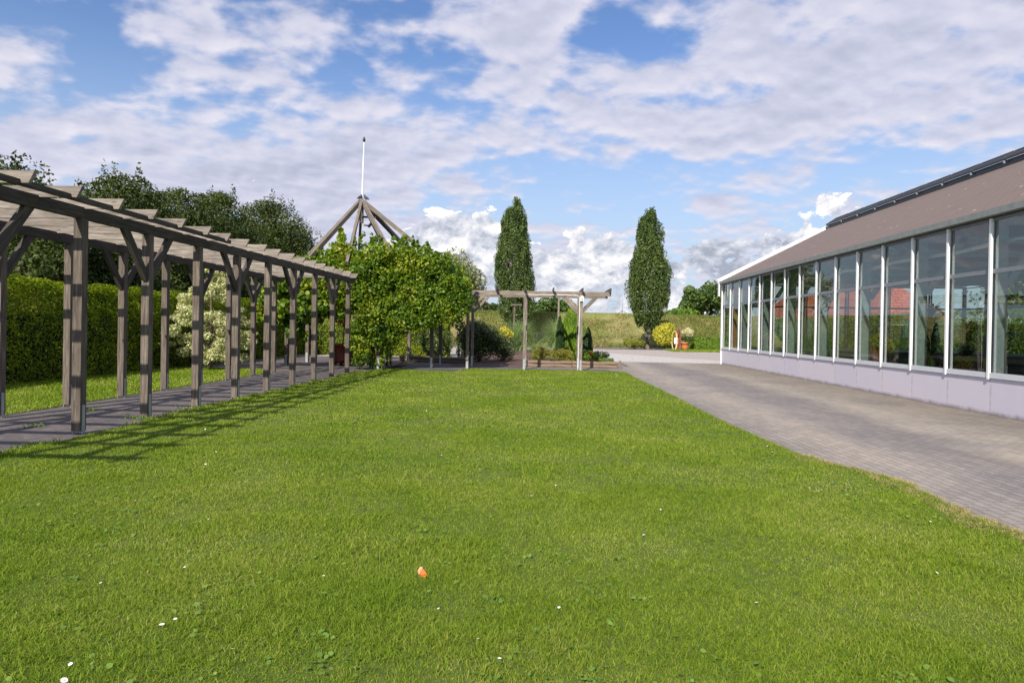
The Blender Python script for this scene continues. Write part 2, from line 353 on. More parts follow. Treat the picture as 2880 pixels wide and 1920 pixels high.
M_YARD = paver_mat('pink_clinker', (0.40, 0.345, 0.31), (0.45, 0.39, 0.35), (0.28, 0.25, 0.22), 0.22, 0.11, rad(-65), [(0.3, (0.92, 0.92, 0.95)), (0.7, (1.06, 1.05, 1.03))])
M_COBBLE = ground_mat('pale_cobbles', [(0.3, (0.30, 0.275, 0.255)), (0.5, (0.47, 0.44, 0.41)), (0.72, (0.66, 0.63, 0.60))], 6.0, 4, 0.8, 0.04)
M_ASPHALT = ground_mat('asphalt', [(0.3, (0.13, 0.14, 0.15)), (0.7, (0.19, 0.20, 0.215))], 3.0)
M_MULCH = ground_mat('bark_mulch', [(0.3, (0.055, 0.028, 0.020)), (0.5, (0.125, 0.07, 0.05)), (0.72, (0.24, 0.15, 0.11))], 17.0, 5, 1.0, 0.03)
M_FIELD = ground_mat('field_grass', [(0.3, (0.055, 0.10, 0.018)), (0.7, (0.11, 0.17, 0.035))], 0.7, 6)
M_SOIL = ground_mat('lawn_soil', [(0.3, (0.055, 0.085, 0.010)), (0.7, (0.11, 0.14, 0.02))], 12.0, 5, 0.6)
M_DIKE = ground_mat('dike_turf', [(0.3, (0.15, 0.165, 0.04)), (0.5, (0.25, 0.23, 0.085)), (0.7, (0.40, 0.315, 0.17))], 0.9, 7, 0.6, 0.2, 0.95, (0.12, (0.18, 0.20, 0.045)))
M_FLOOR = plain('greenhouse_floor', (0.16, 0.15, 0.14), 0.7)

G = lambda r, g, b: (r, g, b)
L_LAWN = leaf_mat('lawn_blades', [(0.0, (0.085, 0.160, 0.013)), (0.3, (0.165, 0.262, 0.018)), (0.6, (0.245, 0.33, 0.028)), (0.85, (0.36, 0.39, 0.080)), (1.0, (0.56, 0.49, 0.24))], 0.38, 0.6, 0.6, 0.30, 0.12)
L_DRYEDGE = leaf_mat('dry_blades', [(0.0, (0.15, 0.2, 0.04)), (0.5, (0.42, 0.34, 0.14)), (1.0, (0.62, 0.5, 0.28))], 0.3, 0.6, 1.5, 0.4)
L_DIKE = leaf_mat('dike_blades', [(0.0, (0.15, 0.19, 0.035)), (0.35, (0.23, 0.25, 0.065)), (0.6, (0.36, 0.31, 0.14)), (1.0, (0.60, 0.47, 0.29))], 0.3, 0.7, 0.22, 0.6)
L_WEED = leaf_mat('weed_leaves', [(0.0, (0.09, 0.19, 0.025)), (1.0, (0.26, 0.38, 0.07))], 0.35)
L_HEDGE = leaf_mat('hedge_sprays', [(0.0, (0.05, 0.095, 0.010)), (0.5, (0.18, 0.25, 0.014)), (1.0, (0.40, 0.44, 0.022))], 0.4, 0.6, 1.2, 0.35, 0.15)
L_VINE = leaf_mat('vine_leaves', [(0.0, (0.035, 0.095, 0.012)), (0.4, (0.105, 0.195, 0.016)), (0.72, (0.28, 0.35, 0.022)), (0.93, (0.36, 0.36, 0.04)), (1.0, (0.45, 0.25, 0.05))], 0.42, 0.42, 0.9, 0.4)
L_OAK = leaf_mat('oak_leaves', [(0.0, (0.032, 0.060, 0.013)), (0.5, (0.075, 0.125, 0.027)), (1.0, (0.20, 0.26, 0.06))], 0.25, 0.45, 0.7, 0.4, 0.5)
L_DARKTREE = leaf_mat('alder_leaves', [(0.0, (0.024, 0.042, 0.009)), (0.5, (0.052, 0.078, 0.016)), (1.0, (0.125, 0.155, 0.028))], 0.2, 0.55, 0.7, 0.45, 0.25)
L_TREE = leaf_mat('ash_leaves', [(0.0, (0.04, 0.085, 0.018)), (0.5, (0.08, 0.14, 0.03)), (1.0, (0.17, 0.24, 0.05))], 0.25, 0.5, 0.4, 0.5)
L_WILLOW = leaf_mat('willow_leaves', [(0.0, (0.15, 0.18, 0.09)), (0.5, (0.26, 0.28, 0.15)), (1.0, (0.40, 0.38, 0.20))], 0.3, 0.5, 0.5, 0.5)
L_VARIEG = leaf_mat('variegated_leaves', [(0.0, (0.20, 0.26, 0.10)), (0.35, (0.52, 0.52, 0.26)), (1.0, (0.80, 0.78, 0.48))], 0.3, 0.5, 1.5, 0.25)
L_YELLOW = leaf_mat('golden_leaves', [(0.0, (0.22, 0.26, 0.03)), (0.4, (0.52, 0.50, 0.05)), (1.0, (0.82, 0.72, 0.12))], 0.3, 0.5, 2.2, 0.45)
L_YELGREEN = leaf_mat('yellow_green_leaves', [(0.0, (0.08, 0.12, 0.02)), (0.5, (0.22, 0.26, 0.04)), (1.0, (0.52, 0.46, 0.07))], 0.3, 0.5, 2.2, 0.5)
L_HEATH = leaf_mat('heather_sprays', [(0.0, (0.10, 0.11, 0.02)), (0.5, (0.26, 0.26, 0.035)), (1.0, (0.42, 0.38, 0.06))], 0.3, 0.6, 1.6, 0.5)
L_DARKSHRUB = leaf_mat('dark_shrub_leaves', [(0.0, (0.022, 0.040, 0.012)), (0.5, (0.055, 0.090, 0.024)), (1.0, (0.17, 0.21, 0.07))], 0.2, 0.4, 1.5, 0.3, 0.6)
L_THUJA = leaf_mat('thuja_sprays', [(0.0, (0.06, 0.12, 0.012)), (0.5, (0.15, 0.26, 0.02)), (1.0, (0.28, 0.40, 0.04))], 0.25, 0.55, 1.6, 0.45)
L_YEW = leaf_mat('yew_sprays', [(0.0, (0.018, 0.045, 0.014)), (1.0, (0.06, 0.11, 0.03))], 0.2, 0.55, 1.6, 0.4)
L_PAMPAS = leaf_mat('pampas_blades', [(0.0, (0.18, 0.27, 0.10)), (0.5, (0.26, 0.36, 0.13)), (1.0, (0.48, 0.54, 0.28))], 0.3, 0.5, 2.5, 0.25)
L_MAROON = leaf_mat('maroon_leaves', [(0.0, (0.03, 0.010, 0.010)), (1.0, (0.10, 0.025, 0.025))], 0.2)
L_RUSSET = leaf_mat('russet_leaves', [(0.0, (0.20, 0.10, 0.03)), (0.5, (0.45, 0.16, 0.06)), (1.0, (0.5, 0.34, 0.1))], 0.3)
L_CREAM = leaf_mat('cream_petals', [(0.0, (0.55, 0.52, 0.26)), (1.0, (0.88, 0.84, 0.58))], 0.2)
L_PALM = leaf_mat('palm_leaves', [(0.0, (0.012, 0.03, 0.010)), (1.0, (0.05, 0.10, 0.03))], 0.2, 0.3, 1, 0.3, 0.8)
L_RED = leaf_mat('red_petals', [(0.0, (0.75, 0.05, 0.02)), (1.0, (0.9, 0.10, 0.03))], 0.2)
M_FIELD2 = M_FIELD

# ------------------------------------------------------------------ mesh helpers
class MB:
    def __init__(s): s.v = []; s.f = []; s.uv = []
    def quad(s, pts, uvs=None):
        i = len(s.v); s.v += [Vector(p) for p in pts]; s.f.append(list(range(i, i+len(pts))))
        s.uv += uvs if uvs else [(p[0], p[1]) for p in pts]
    def board(s, p0, p1, w, h, up=(0, 0, 1), cut0=0.0, cut1=0.0):
        """rectangular timber from p0 to p1; w across, h along up; cut = how far the underside stops short"""
        p0, p1 = Vector(p0), Vector(p1); d = (p1-p0); L = d.length; d = d/L
        up = Vector(up); sx = d.cross(up)
        if sx.length < 1e-4: sx = d.cross(Vector((0, 1, 0)))
        sx.normalize(); upv = sx.cross(d).normalized()
        a = sx*(w/2); b = upv*(h/2)
        c = [p0-a-b+d*cut0, p0+a-b+d*cut0, p0+a+b, p0-a+b, p1-a-b-d*cut1, p1+a-b-d*cut1, p1+a+b, p1-a+b]
        o = random.random()*40; q = random.random()*7
        def U(ls, vs): return [(o+l, q+v) for l, v in zip(ls, vs)]
        s.quad([c[0], c[4], c[5], c[1]][::-1], U([0, L, L, 0][::-1], [0, 0, w, w][::-1]))       # bottom
        s.quad([c[3], c[2], c[6], c[7]][::-1], U([0, 0, L, L][::-1], [w+h, 2*w+h, 2*w+h, w+h][::-1]))
        s.quad([c[1], c[5], c[6], c[2]][::-1], U([0, L, L, 0][::-1], [w, w, w+h, w+h][::-1]))
        s.quad([c[0], c[3], c[7], c[4]][::-1], U([0, 0, L, L][::-1], [0, h, h, 0][::-1]))
        s.quad([c[0], c[1], c[2], c[3]][::-1], U([0, .02, .02, 0], [0, w, w, h]))
        s.quad([c[4], c[7], c[6], c[5]][::-1], U([0, .02, .02, 0], [0, w, w, h]))
        return s
    def box(s, x0, x1, y0, y1, z0, z1):
        return s.board(((x0+x1)/2, y0, (z0+z1)/2), ((x0+x1)/2, y1, (z0+z1)/2), abs(x1-x0), abs(z1-z0))
    def tube(s, pts, radii, n=8, caps=True):
        pts = [Vector(p) for p in pts]; ring = []
        for i, p in enumerate(pts):
            d = (pts[min(i+1, len(pts)-1)]-pts[max(i-1, 0)]).normalized()
            a = d.cross(Vector((0, 0, 1)));
            if a.length < 0.05: a = d.cross(Vector((1, 0, 0)))
            a.normalize(); b = d.cross(a)
            ring.append([p+(a*math.cos(2*math.pi*k/n)+b*math.sin(2*math.pi*k/n))*radii[i] for k in range(n)])
        base = len(s.v)
        for r in ring: s.v += r
        for i in range(len(ring)-1):
            for k in range(n):
                k2 = (k+1) % n
                s.f.append([base+i*n+k, base+(i+1)*n+k, base+(i+1)*n+k2, base+i*n+k2])
                s.uv += [(i*.4, k*.05), ((i+1)*.4, k*.05), ((i+1)*.4, k*.05+.05), (i*.4, k*.05+.05)]
        if caps:
            s.f.append([base+k for k in range(n)]); s.uv += [(0, 0)]*n
            s.f.append([base+(len(ring)-1)*n+k for k in range(n)][::-1]); s.uv += [(0, 0)]*n
        return s
    def lathe(s, c, prof, n=20):
        """prof: list of (radius, z)"""
        base = len(s.v); c = Vector(c)
        for r, z in prof:
            for k in range(n): s.v.append(c+Vector((r*math.cos(2*math.pi*k/n), r*math.sin(2*math.pi*k/n), z)))
        for i in range(len(prof)-1):
            for k in range(n):
                k2 = (k+1) % n
                s.f.append([base+i*n+k, base+i*n+k2, base+(i+1)*n+k2, base+(i+1)*n+k]); s.uv += [(0, 0), (1, 0), (1, 1), (0, 1)]
        s.f.append([base+k for k in range(n)][::-1]); s.uv += [(0, 0)]*n
        s.f.append([base+(len(prof)-1)*n+k for k in range(n)]); s.uv += [(0, 0)]*n
        return s
    def mesh(s, name, off=Vector((0, 0, 0)), smooth=False):
        me = bpy.data.meshes.new(name); me.from_pydata([tuple(v-off) for v in s.v], [], s.f)
        uvl = me.uv_layers.new(name='UVMap')
        for i, u in enumerate(s.uv): uvl.data[i].uv = u
        if smooth: me.polygons.foreach_set('use_smooth', [True]*len(me.polygons))
        me.update(); return me

def wloc(o):
    p = Vector(o.location)
    while o.parent: o = o.parent; p = p+Vector(o.location)
    return p
def put(name, mb, mat, parent=None, loc=None, smooth=False):
    """link a mesh (built in world coordinates) as ONE object under its parent"""
    base = wloc(parent) if parent else Vector((0, 0, 0))
    l = Vector(loc) if loc is not None else base
    me = mb.mesh(name, l, smooth) if isinstance(mb, MB) else mb(name, l)
    me.materials.append(mat)
    o = bpy.data.objects.new(name, me); C.objects.link(o); o.location = l-base
    if parent: o.parent = parent
    return o
def tag(o, label=None, cat=None, group=None, kind=None):
    if label: o['label'] = label
    if cat: o['category'] = cat
    if group: o['group'] = group
    if kind: o['kind'] = kind
    return o
def thing(name, loc, label, cat, group=None, kind=None):
    o = bpy.data.objects.new(name, None); C.objects.link(o); o.location = loc; o.empty_display_size = 0.2
    return tag(o, label, cat, group, kind)
def copy_tree(o, parent=None):
    c = o.copy(); C.objects.link(c); c.parent = parent
    for ch in list(o.children): copy_tree(ch, c)
    return c
def sheet(name, pts, z, mat, label=None):
    mb = MB(); mb.quad([(p[0], p[1], z) for p in pts])
    o = put(name, mb, mat); tag(o, label, kind='structure'); return o

# ---- leaf clouds -------------------------------------------------------------------------------
def leaf_mesh(P, N, S, aspect=0.6, fold=0.15, rnd=None, six=False):
    """one small folded leaf per point; P (n,3), N (n,3) rough facing, S (n) length"""
    P = np.asarray(P, float); n = len(P)
    N = N/np.maximum(np.linalg.norm(N, axis=1, keepdims=True), 1e-6)
    R = rng.normal(size=(n, 3)); A = np.cross(N, R); A /= np.maximum(np.linalg.norm(A, axis=1, keepdims=True), 1e-6)
    B = np.cross(N, A); S = np.asarray(S)[:, None]
    if six:
        k = np.array([(-.5, 0), (-.28, .42), (.2, .40), (.5, 0), (.2, -.40), (-.28, -.42)])
        V = np.stack([P + A*S*a + B*S*b*aspect*1.6 + N*S*(abs(b)*fold*1.5) for a, b in k], 1)
    else:
        V = np.stack([P-A*S*.5, P+B*S*aspect*.5+N*S*fold, P+A*S*.5, P-B*S*aspect*.5+N*S*fold], 1)
    m = V.shape[1]
    if rnd is None: rnd = rng.random(n)
    return V.reshape(-1, 3), m, np.repeat(rnd, m)
def np_mesh(V, m, R):
    """quads / hexagons given as consecutive m-vertex runs"""
    def make(name, off):
        me = bpy.data.meshes.new(name); nv = len(V); nf = nv//m
        W = (V-np.array(off)).astype(np.float32)
        me.vertices.add(nv); me.vertices.foreach_set('co', W.ravel())
        me.loops.add(nv); me.loops.foreach_set('vertex_index', np.arange(nv, dtype=np.int32))
        me.polygons.add(nf); me.polygons.foreach_set('loop_start', np.arange(0, nv, m, dtype=np.int32))
        try: me.polygons.foreach_set('loop_total', np.full(nf, m, dtype=np.int32))
        except Exception: pass
        a = me.attributes.new('rnd', 'FLOAT', 'POINT'); a.data.foreach_set('value', R.astype(np.float32))
        me.update(calc_edges=True); return me
    return make
def cloud(blobs, n, size, aspect=0.6, six=False, inner=0.25, flat=0.35, fold=0.15):
    """leaves on and inside a list of (centre, radii) ellipsoids; n leaves in all"""
    c = np.array([b[0] for b in blobs], float); r = np.array([b[1] if hasattr(b[1], '__len__') else (b[1],)*3 for b in blobs], float)
    w = (r[:, 0]*r[:, 1]+r[:, 1]*r[:, 2]+r[:, 0]*r[:, 2]); w = w/w.sum()
    idx = rng.choice(len(blobs), n, p=w)
    d = rng.normal(size=(n, 3)); d /= np.linalg.norm(d, axis=1, keepdims=True)
    rad_ = np.where(rng.random(n) < inner, rng.random(n)**0.5, 0.84+0.26*rng.random(n))
    P = c[idx]+d*r[idx]*rad_[:, None]
    N = d*flat*2+rng.normal(size=(n, 3))*0.7; N[:, 2] += 0.25
    S = size*(0.65+0.7*rng.random(n))
    return np_mesh(*leaf_mesh(P, N, S, aspect, fold, None, six))
def sub_blobs(center, radii, k, frac=(0.18, 0.32), shell=0.72, vert=1.0):
    out = []
    for _ in range(k):
        d = rng.normal(size=3); d /= np.linalg.norm(d)
        q = shell*(0.55+0.5*rng.random())
        c = np.array(center)+d*np.array(radii)*q
        f = frac[0]+(frac[1]-frac[0])*rng.random(); m = min(radii)
        out.append((c, (m*f*1.2, m*f*1.2, m*f*vert)))
    return out
def limbs(mb, base, top, r, blobs, k):
    """trunk and branches reaching into the crown"""
    base, top = Vector(base), Vector(top); L = (top-base).length
    mid = [base.lerp(top, t)+Vector((random.uniform(-.03, .03)*L, random.uniform(-.03, .03)*L, 0))*(0 if t == 0 else 1) for t in (0, .25, .5, .75, 1)]
    mb.tube(mid, [r*1.25, r, r*.8, r*.55, r*.25], 9)
    for i in range(k):
        b = blobs[random.randrange(len(blobs))]; t = random.uniform(.3, .85); s = mid[0].lerp(mid[-1], t)
        e = Vector(b[0]); m = s.lerp(e, .5)+Vector((0, 0, -.06*L*random.random()))
        mb.tube([s, m, e], [r*.38*(1.2-t), r*.24*(1.2-t), r*.08], 6)
def tree(name, base, label, cat, blobs, n, size, lm, bark, r, toph, k=9, group=None, aspect=0.6, inner=0.25, six=False):
    t = thing(name, base, label, cat, group)
    mb = MB(); limbs(mb, base, (base[0], base[1], toph), r, blobs, k)
    put('trunk', mb, bark, t, smooth=True)
    put('crown', cloud(blobs, n, size, aspect, six, inner), lm, t)
    return t

# ---- grass -------------------------------------------------------------------------------------
def in_poly(x, y, poly):
    ins = np.zeros(len(x), bool); n = len(poly)
    for i in range(n):
        x0, y0 = poly[i][:2]; x1, y1 = poly[(i+1) % n][:2]
        c = ((y0 > y) != (y1 > y)) & (x < (x1-x0)*(y-y0)/((y1-y0) if y1 != y0 else 1e-9)+x0)
        ins ^= c
    return ins
def blade_mesh(P, Hh, Wd, lean, rnd):
    """each blade: a bent strip of two quads"""
    n = len(P); a = rng.random(n)*2*math.pi
    sx = np.stack([np.cos(a), np.sin(a), np.zeros(n)], 1)*(Wd/2)[:, None]
    b = rng.random(n)*2*math.pi; ld = np.stack([np.cos(b), np.sin(b), np.zeros(n)], 1)*(Hh*lean)[:, None]
    up = np.zeros((n, 3)); up[:, 2] = Hh
    m = P+up*0.55+ld*0.35; t = P+up*(1-0.25*np.minimum(lean, 1.5)[:, None])+ld
    V = np.stack([P-sx, P+sx, m+sx*0.8, m-sx*0.8, m-sx*0.8, m+sx*0.8, t+sx*0.12, t-sx*0.12], 1)
    return V.reshape(-1, 3), 4, np.repeat(rnd, 8)
def scatter(poly, bands, zf=lambda x, y: 0.0*x, keep=None, hfun=None):
    Ps, Hs, Ws, Ls, Rs = [], [], [], [], []
    xs = [p[0] for p in poly]
    for y0, y1, dens, h, w, lean in bands:
        n = int((max(xs)-min(xs))*(y1-y0)*dens)
        x = rng.uniform(min(xs), max(xs), n); y = rng.uniform(y0, y1, n)
        ok = in_poly(x, y, poly)
        if keep is not None: ok &= keep(x, y)
        x, y = x[ok], y[ok]; k = len(x)
        Ps.append(np.stack([x, y, zf(x, y)], 1)); hh = h*(0.45+0.9*rng.random(k))
        if hfun is not None: hh = hh*hfun(x, y)
        Hs.append(hh); Ws.append(w*(0.7+0.6*rng.random(k))); Ls.append(lean*(0.2+1.3*rng.random(k))); Rs.append(rng.random(k))
    return np_mesh(*blade_mesh(np.concatenate(Ps), np.concatenate(Hs), np.concatenate(Ws), np.concatenate(Ls), np.concatenate(Rs)))

# ================================================================== GROUND
def z_dike(x, y):
    b = 58.6+0.30*x; return np.clip((y-b)/8.6, 0, 1)
sheet('ground', [(-900, -300), (1800, -300), (1800, 6000), (-900, 6000)], 0.0, M_FIELD)
sheet('yard', [(-14, 22.5), (40, 32.0), (40, 66), (-14, 54)], 0.004, M_YARD)
road = [(-60, 54.2-18), (60, 54.2+18), (60, 58.3+18), (-60, 58.3-18)]
sheet('road', road, 0.008, M_ASPHALT)
sheet('cobbles', [(-1, 32.9), (12.0, 32.7), (9.6, 35.5), (4.27, 45.6), (2.2, 50), (-1, 50)], 0.012, M_COBBLE)
DX = 3.05
sheet('driveway', [(2.6, -6), (8.8, -6), (8.8, 32.8), (-0.5, 33.0), (-0.5, 26.0), (2.6, 26)], 0.016, M_DRIVE)
sheet('garden_path', [(-8.55, -6), (-5.8, -6), (-5.8, 22), (-5.0, 24), (3.2, 24), (3.2, 26.75), (-3.0, 26.75), (-3.4, 33), (-14, 33), (-14, 22.0), (-8.5, 21.6)], 0.012, M_PATH)
sheet('mulch_bed', [(-3.6, 26.75), (-0.55, 26.75), (-0.4, 43.6), (-3.6, 43.6)], 0.020, M_MULCH)
verge = [(9.9, 51.2), (30, 54.0), (30, 62.5), (11.2, 56.5), (9.9, 55.6)]
sheet('verge', verge, 0.012, M_SOIL)
bed2 = [(3.9, 55.3), (9.9, 55.3), (9.9, 57.5), (3.9, 57.3)]
sheet('soil_bed', bed2, 0.016, M_MULCH)
patch = [(-4.0, 44.0), (0.2, 43.6), (0.8, 47.0), (-4.0, 50)]
sheet('grass_patch', patch, 0.014, M_SOIL)

# lawn outline, read off the photograph's ground
lawn = [(-5.9, -4.0), (-5.94, 7.3), (-5.88, 8.3), (-5.84, 10.8), (-5.95, 13.0), (-5.90, 17), (-5.93, 21.3), (-5.75, 22.8), (-5.3, 23.9), (-4.6, 23.6), (-4.1, 22.75), (-2.85, 22.6), (-2.75, 24.3), (-2.6, 24.9), (-1.2, 24.75), (0.2, 24.8), (1.6, 24.85), (2.75, 24.85), (3.05, 24.3), (3.05, 20.0),
        (3.09, 15.6), (3.05, 12.5), (3.07, 11.0), (3.18, 8.73), (3.32, 7.85), (3.50, 7.7), (3.62, 7.25), (3.65, 6.8), (3.60, 6.3), (3.55, 5.48), (3.65, 5.2), (3.6, 4.0), (3.6, 2.5), (3.5, -4)]
sheet('lawn', lawn, 0.024, M_SOIL)
strip = [(-12.3, -4), (-8.42, -4), (-8.36, 9), (-8.36, 15), (-8.35, 20), (-8.5, 21.6), (-9.4, 22.3), (-10.8, 22.2), (-12.1, 22.0)]
sheet('grass_strip', strip, 0.020, M_SOIL)

def edge_r(y):  # right lawn edge as a function of y
    ys = np.array([-4, 2.5, 4.0, 5.2, 5.48, 6.3, 6.8, 7.25, 7.7, 8.0, 8.73, 11, 15.6, 24]); xs = np.array([3.5, 3.6, 3.6, 3.65, 3.55, 3.6, 3.65, 3.62, 3.5, 3.3, 3.18, 3.07, 3.09, 3.05])
    return np.interp(y, ys, xs)
class vnoise:
    def __init__(s, seed, n=64): s.g = np.random.default_rng(seed).random((n, n)); s.n = n
    def __call__(s, x, y, sc):
        x = x*sc+100; y = y*sc+100; i = np.floor(x).astype(int); j = np.floor(y).astype(int); u = x-i; v = y-j
        u = u*u*(3-2*u); v = v*v*(3-2*v); n = s.n; g = s.g
        return (g[i % n, j % n]*(1-u)+g[(i+1) % n, j % n]*u)*(1-v)+(g[i % n, (j+1) % n]*(1-u)+g[(i+1) % n, (j+1) % n]*u)*v
VN = vnoise(3)
hgrass = lambda x, y: 0.55+0.8*VN(x, y, 2.2)**1.5+0.7*VN(x, y, 9.0)**4
bands = [(2.6, 4.2, 17000, .032, .0036, 1.0), (4.2, 6.5, 10500, .032, .0046, 1.0), (6.5, 10, 4600, .033, .0066, 1.0), (10, 15, 2000, .034, .010, 1.0), (15, 25.2, 900, .036, .016, 1.0)]
o = put('lawn_grass', scatter(lawn, bands, lambda x, y: 0*x+.02, None, hgrass), L_LAWN); tag(o, kind='stuff')
o = put('strip_grass', scatter(strip, [(5, 14, 900, .05, .014, .8), (14, 23.5, 600, .06, .02, .8)], lambda x, y: 0*x+.02), L_LAWN); tag(o, kind='stuff')
# tall longer tufts along the lawn edges by the posts
o = put('edge_grass', scatter([(-6.0, 5.5), (-5.75, 5.5), (-5.75, 22), (-6.0, 22)], [(5.5, 22, 1300, .075, .011, .9)], lambda x, y: 0*x+.01, lambda x, y: VN(x, y, 1.4) > .35), L_LAWN); tag(o, kind='stuff')
dry = [(3.0, 2.5), (3.9, 2.5), (3.9, 8.4), (3.0, 8.4)]
o = put('dry_grass', scatter(dry, [(2.5, 8.4, 7500, .035, .005, 1.4)], lambda x, y: 0*x+.018,
        lambda x, y: (np.abs(x-edge_r(y)+.06) < 0.16*(0.35+VN(x, y, 2.0))) & (VN(x, y, 9.) > .25)), L_DRYEDGE); tag(o, kind='stuff')
o = put('verge_grass', scatter(verge, [(51, 63, 160, .10, .06, .7)], lambda x, y: 0*x+.01), L_LAWN); tag(o, kind='stuff')
o = put('patch_grass', scatter(patch, [(43.5, 50, 250, .08, .05, .7)], lambda x, y: 0*x+.01), L_LAWN); tag(o, kind='stuff')
# broad-leaved weeds in the lawn
def weeds():
    cx = rng.uniform(-5.5, 3.4, 900); cy = 2.6+8.5*rng.random(900)**1.3
    k = VN(cx, cy, .9) > .36; cx, cy = cx[k], cy[k]
    Ps, Ns, Ss = [], [], []
    for x, y in zip(cx, cy):
        m = rng.integers(2, 9); a = rng.random(m)*6.28; r = 0.01+0.10*rng.random(m)
        Ps.append(np.stack([x+r*np.cos(a), y+r*np.sin(a), 0.030+0.022*rng.random(m)], 1))
        Ns.append(np.stack([rng.normal(size=m)*.35, rng.normal(size=m)*.35, np.ones(m)], 1)); Ss.append(.012+.020*rng.random(m))
    P = np.concatenate(Ps); ok = in_poly(P[:, 0], P[:, 1], lawn)
    return np_mesh(*leaf_mesh(P[ok], np.concatenate(Ns)[ok], np.concatenate(Ss)[ok], .7, .1, None, True))
o = put('clover_leaves', weeds(), L_WEED); tag(o, kind='stuff')
def path_weeds():
    Ps, Ns, Ss = [], [], []
    spots = [(399, 1184), (365, 1180), (520, 1152), (90, 1205), (255, 1160)]
    for u, v in spots:
        g = gnd(u, v); m = 55; a = rng.random(m)*6.28; r = .12*rng.random(m)
        Ps.append(np.stack([g.x+1.6*r*np.cos(a), g.y+r*np.sin(a), .02+.06*rng.random(m)], 1)); Ns.append(rng.normal(size=(m, 3))*.6+[0, 0, .6]); Ss.append(.018+.03*rng.random(m))
    return np_mesh(*leaf_mesh(np.concatenate(Ps), np.concatenate(Ns), np.concatenate(Ss), .5))
o = put('path_weeds', path_weeds(), L_WEED); tag(o, kind='stuff')

# dike: long grassy embankment
def dike():
    mb = MB(); xs = np.linspace(-190, 230, 90); prof = [(0, 0), (.08, .10), (.2, .34), (.4, .95), (.6, 1.72), (.8, 2.52), (.93, 3.0), (1.0, 3.12), (1.35, 3.16), (2.6, 0)]
    rows = []
    for i, x in enumerate(xs):
        r = []
        for f, z in prof:
            r.append(Vector((x, 58.6+.30*x+8.6*f, z+(0.10*math.sin(x*.35)+.07*math.sin(x*.9+1)+.12*float(VN(np.array(x), np.array(f*6), .3)) if z > .2 else -.01))))
        rows.append(r)
    for i in range(len(xs)-1):
        for j in range(len(prof)-1): mb.quad([rows[i][j], rows[i+1][j], rows[i+1][j+1], rows[i][j+1]])
    o = put('dike', mb, M_DIKE); tag(o, kind='structure')
dike()
PX = np.array([0, .08, .2, .4, .6, .8, .93, 1.0, 1.35]); PZ = np.array([0, .10, .34, .95, 1.72, 2.52, 3.0, 3.12, 3.16])
def zd(x, y):
    f = (y-58.6-.30*x)/8.6
    return np.interp(f, PX, PZ)+.04
def dike_grass():
    n = 90000; x = rng.uniform(-16, 26, n); f = rng.uniform(0.0, 1.2, n); y = 58.6+.30*x+8.6*f
    patchn = VN(x, y, .5)*.6+VN(x*.6, f*8, 1.2)*.4
    h = (0.10+.46*np.clip(patchn-.35, 0, 1)*np.where(f > .93, .3, 1.0))*(0.5+rng.random(n)); r = np.clip(patchn*1.2-.25+(rng.random(n)-.5)*.5+np.where(f < .18, -.3, 0)+np.where(f > .9, -.2, 0), 0, 1)
    return np_mesh(*blade_mesh(np.stack([x, y, zd(x, y)], 1), h, .035+.05*rng.random(n), .4+.9*rng.random(n), r))
o = put('dike_grass', dike_grass(), L_DIKE); tag(o, kind='stuff')

# ================================================================== LEFT PERGOLA
ZB, ZT = 2.86, 3.015      # underside and top of the long beams
def post(parent, x, y, s, z1, mat=W_POST, bracket='x', name='post', hb=.40):
    mb = MB().board((x, y, .055), (x, y, z1), s, s, (0, 1, 0)); p = put(name, mb, mat, parent, loc=(x, y, .055))
    b = MB(); t = .008; w = .055
    if bracket == 'x':
        for sg in (-1, 1): b.board((x+sg*(s/2+t/2+.001), y, .0), (x+sg*(s/2+t/2+.001), y, hb), t, w, (0, 1, 0))
        b.box(x-s/2-.001, x+s/2+.001, y-w/2, y+w/2, .044, .052)
    else:
        for sg in (-1, 1): b.board((x, y+sg*(s/2+t/2+.001), .0), (x, y+sg*(s/2+t/2+.001), hb), s*.62, t, (0, 1, 0))
        b.box(x-.03, x+.03, y-s/2-.001, y+s/2+.001, .044, .052)
    put('post_anchor', b, M_STEEL, p)
    return p
pg = thing('long_pergola', (-7.25, 14, 0), 'long weathered timber pergola with two rows of posts over the paved garden path', 'pergola')
S = .12; XF, XBk = -6.07, -8.25
def fx(y, x0): return x0+(.0115*(y-8.8)-.03 if x0 > -7 else 0.0)   # the front row runs very slightly askew
for k in range(-2, 9):
    y = 8.80+1.515*k
    for x in (XF, XBk):
        y = 8.80+1.512*k if x > -7 else 8.55+1.535*k
        x = fx(y, x)
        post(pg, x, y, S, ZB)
        if k % 2:
            for sg in (-1, 1):
                if k == 7 and False: continue
                a = Vector((x, y+sg*.045, 2.18)); b_ = Vector((x, y+sg*.66, 2.945))
                put('brace', MB().board(a, b_, .068, .12, (0, 0, 1)), W_DARK if x > -7 else W_DARK, pg)
for x in (XF, XBk):
    ys = [3.3, 8.0, 12.9, 17.6, 21.45]
    for a, b_ in zip(ys[:-1], ys[1:]):
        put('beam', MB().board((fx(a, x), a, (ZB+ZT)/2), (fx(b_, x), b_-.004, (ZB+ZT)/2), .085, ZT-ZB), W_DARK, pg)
put('side_rail', MB().board((-5.66, 3.0, ZT-.01), (-5.72, 12.3, ZT-.01), .05, .065), W_DARK, pg)
for i in range(26):
    y = 3.15+.81*i
    if y > 21.4: break
    xr = -5.50-.013*(y-7); jt = random.uniform(-.012, .012)
    zt = ZT-.02+.068
    put('rafter', MB().board((-9.0+random.uniform(-.02, .02), y+jt, zt), (xr+random.uniform(-.02, .02), y, zt), .045, .135, (0, 0, 1), .07, .07), W_RAFTER, pg)

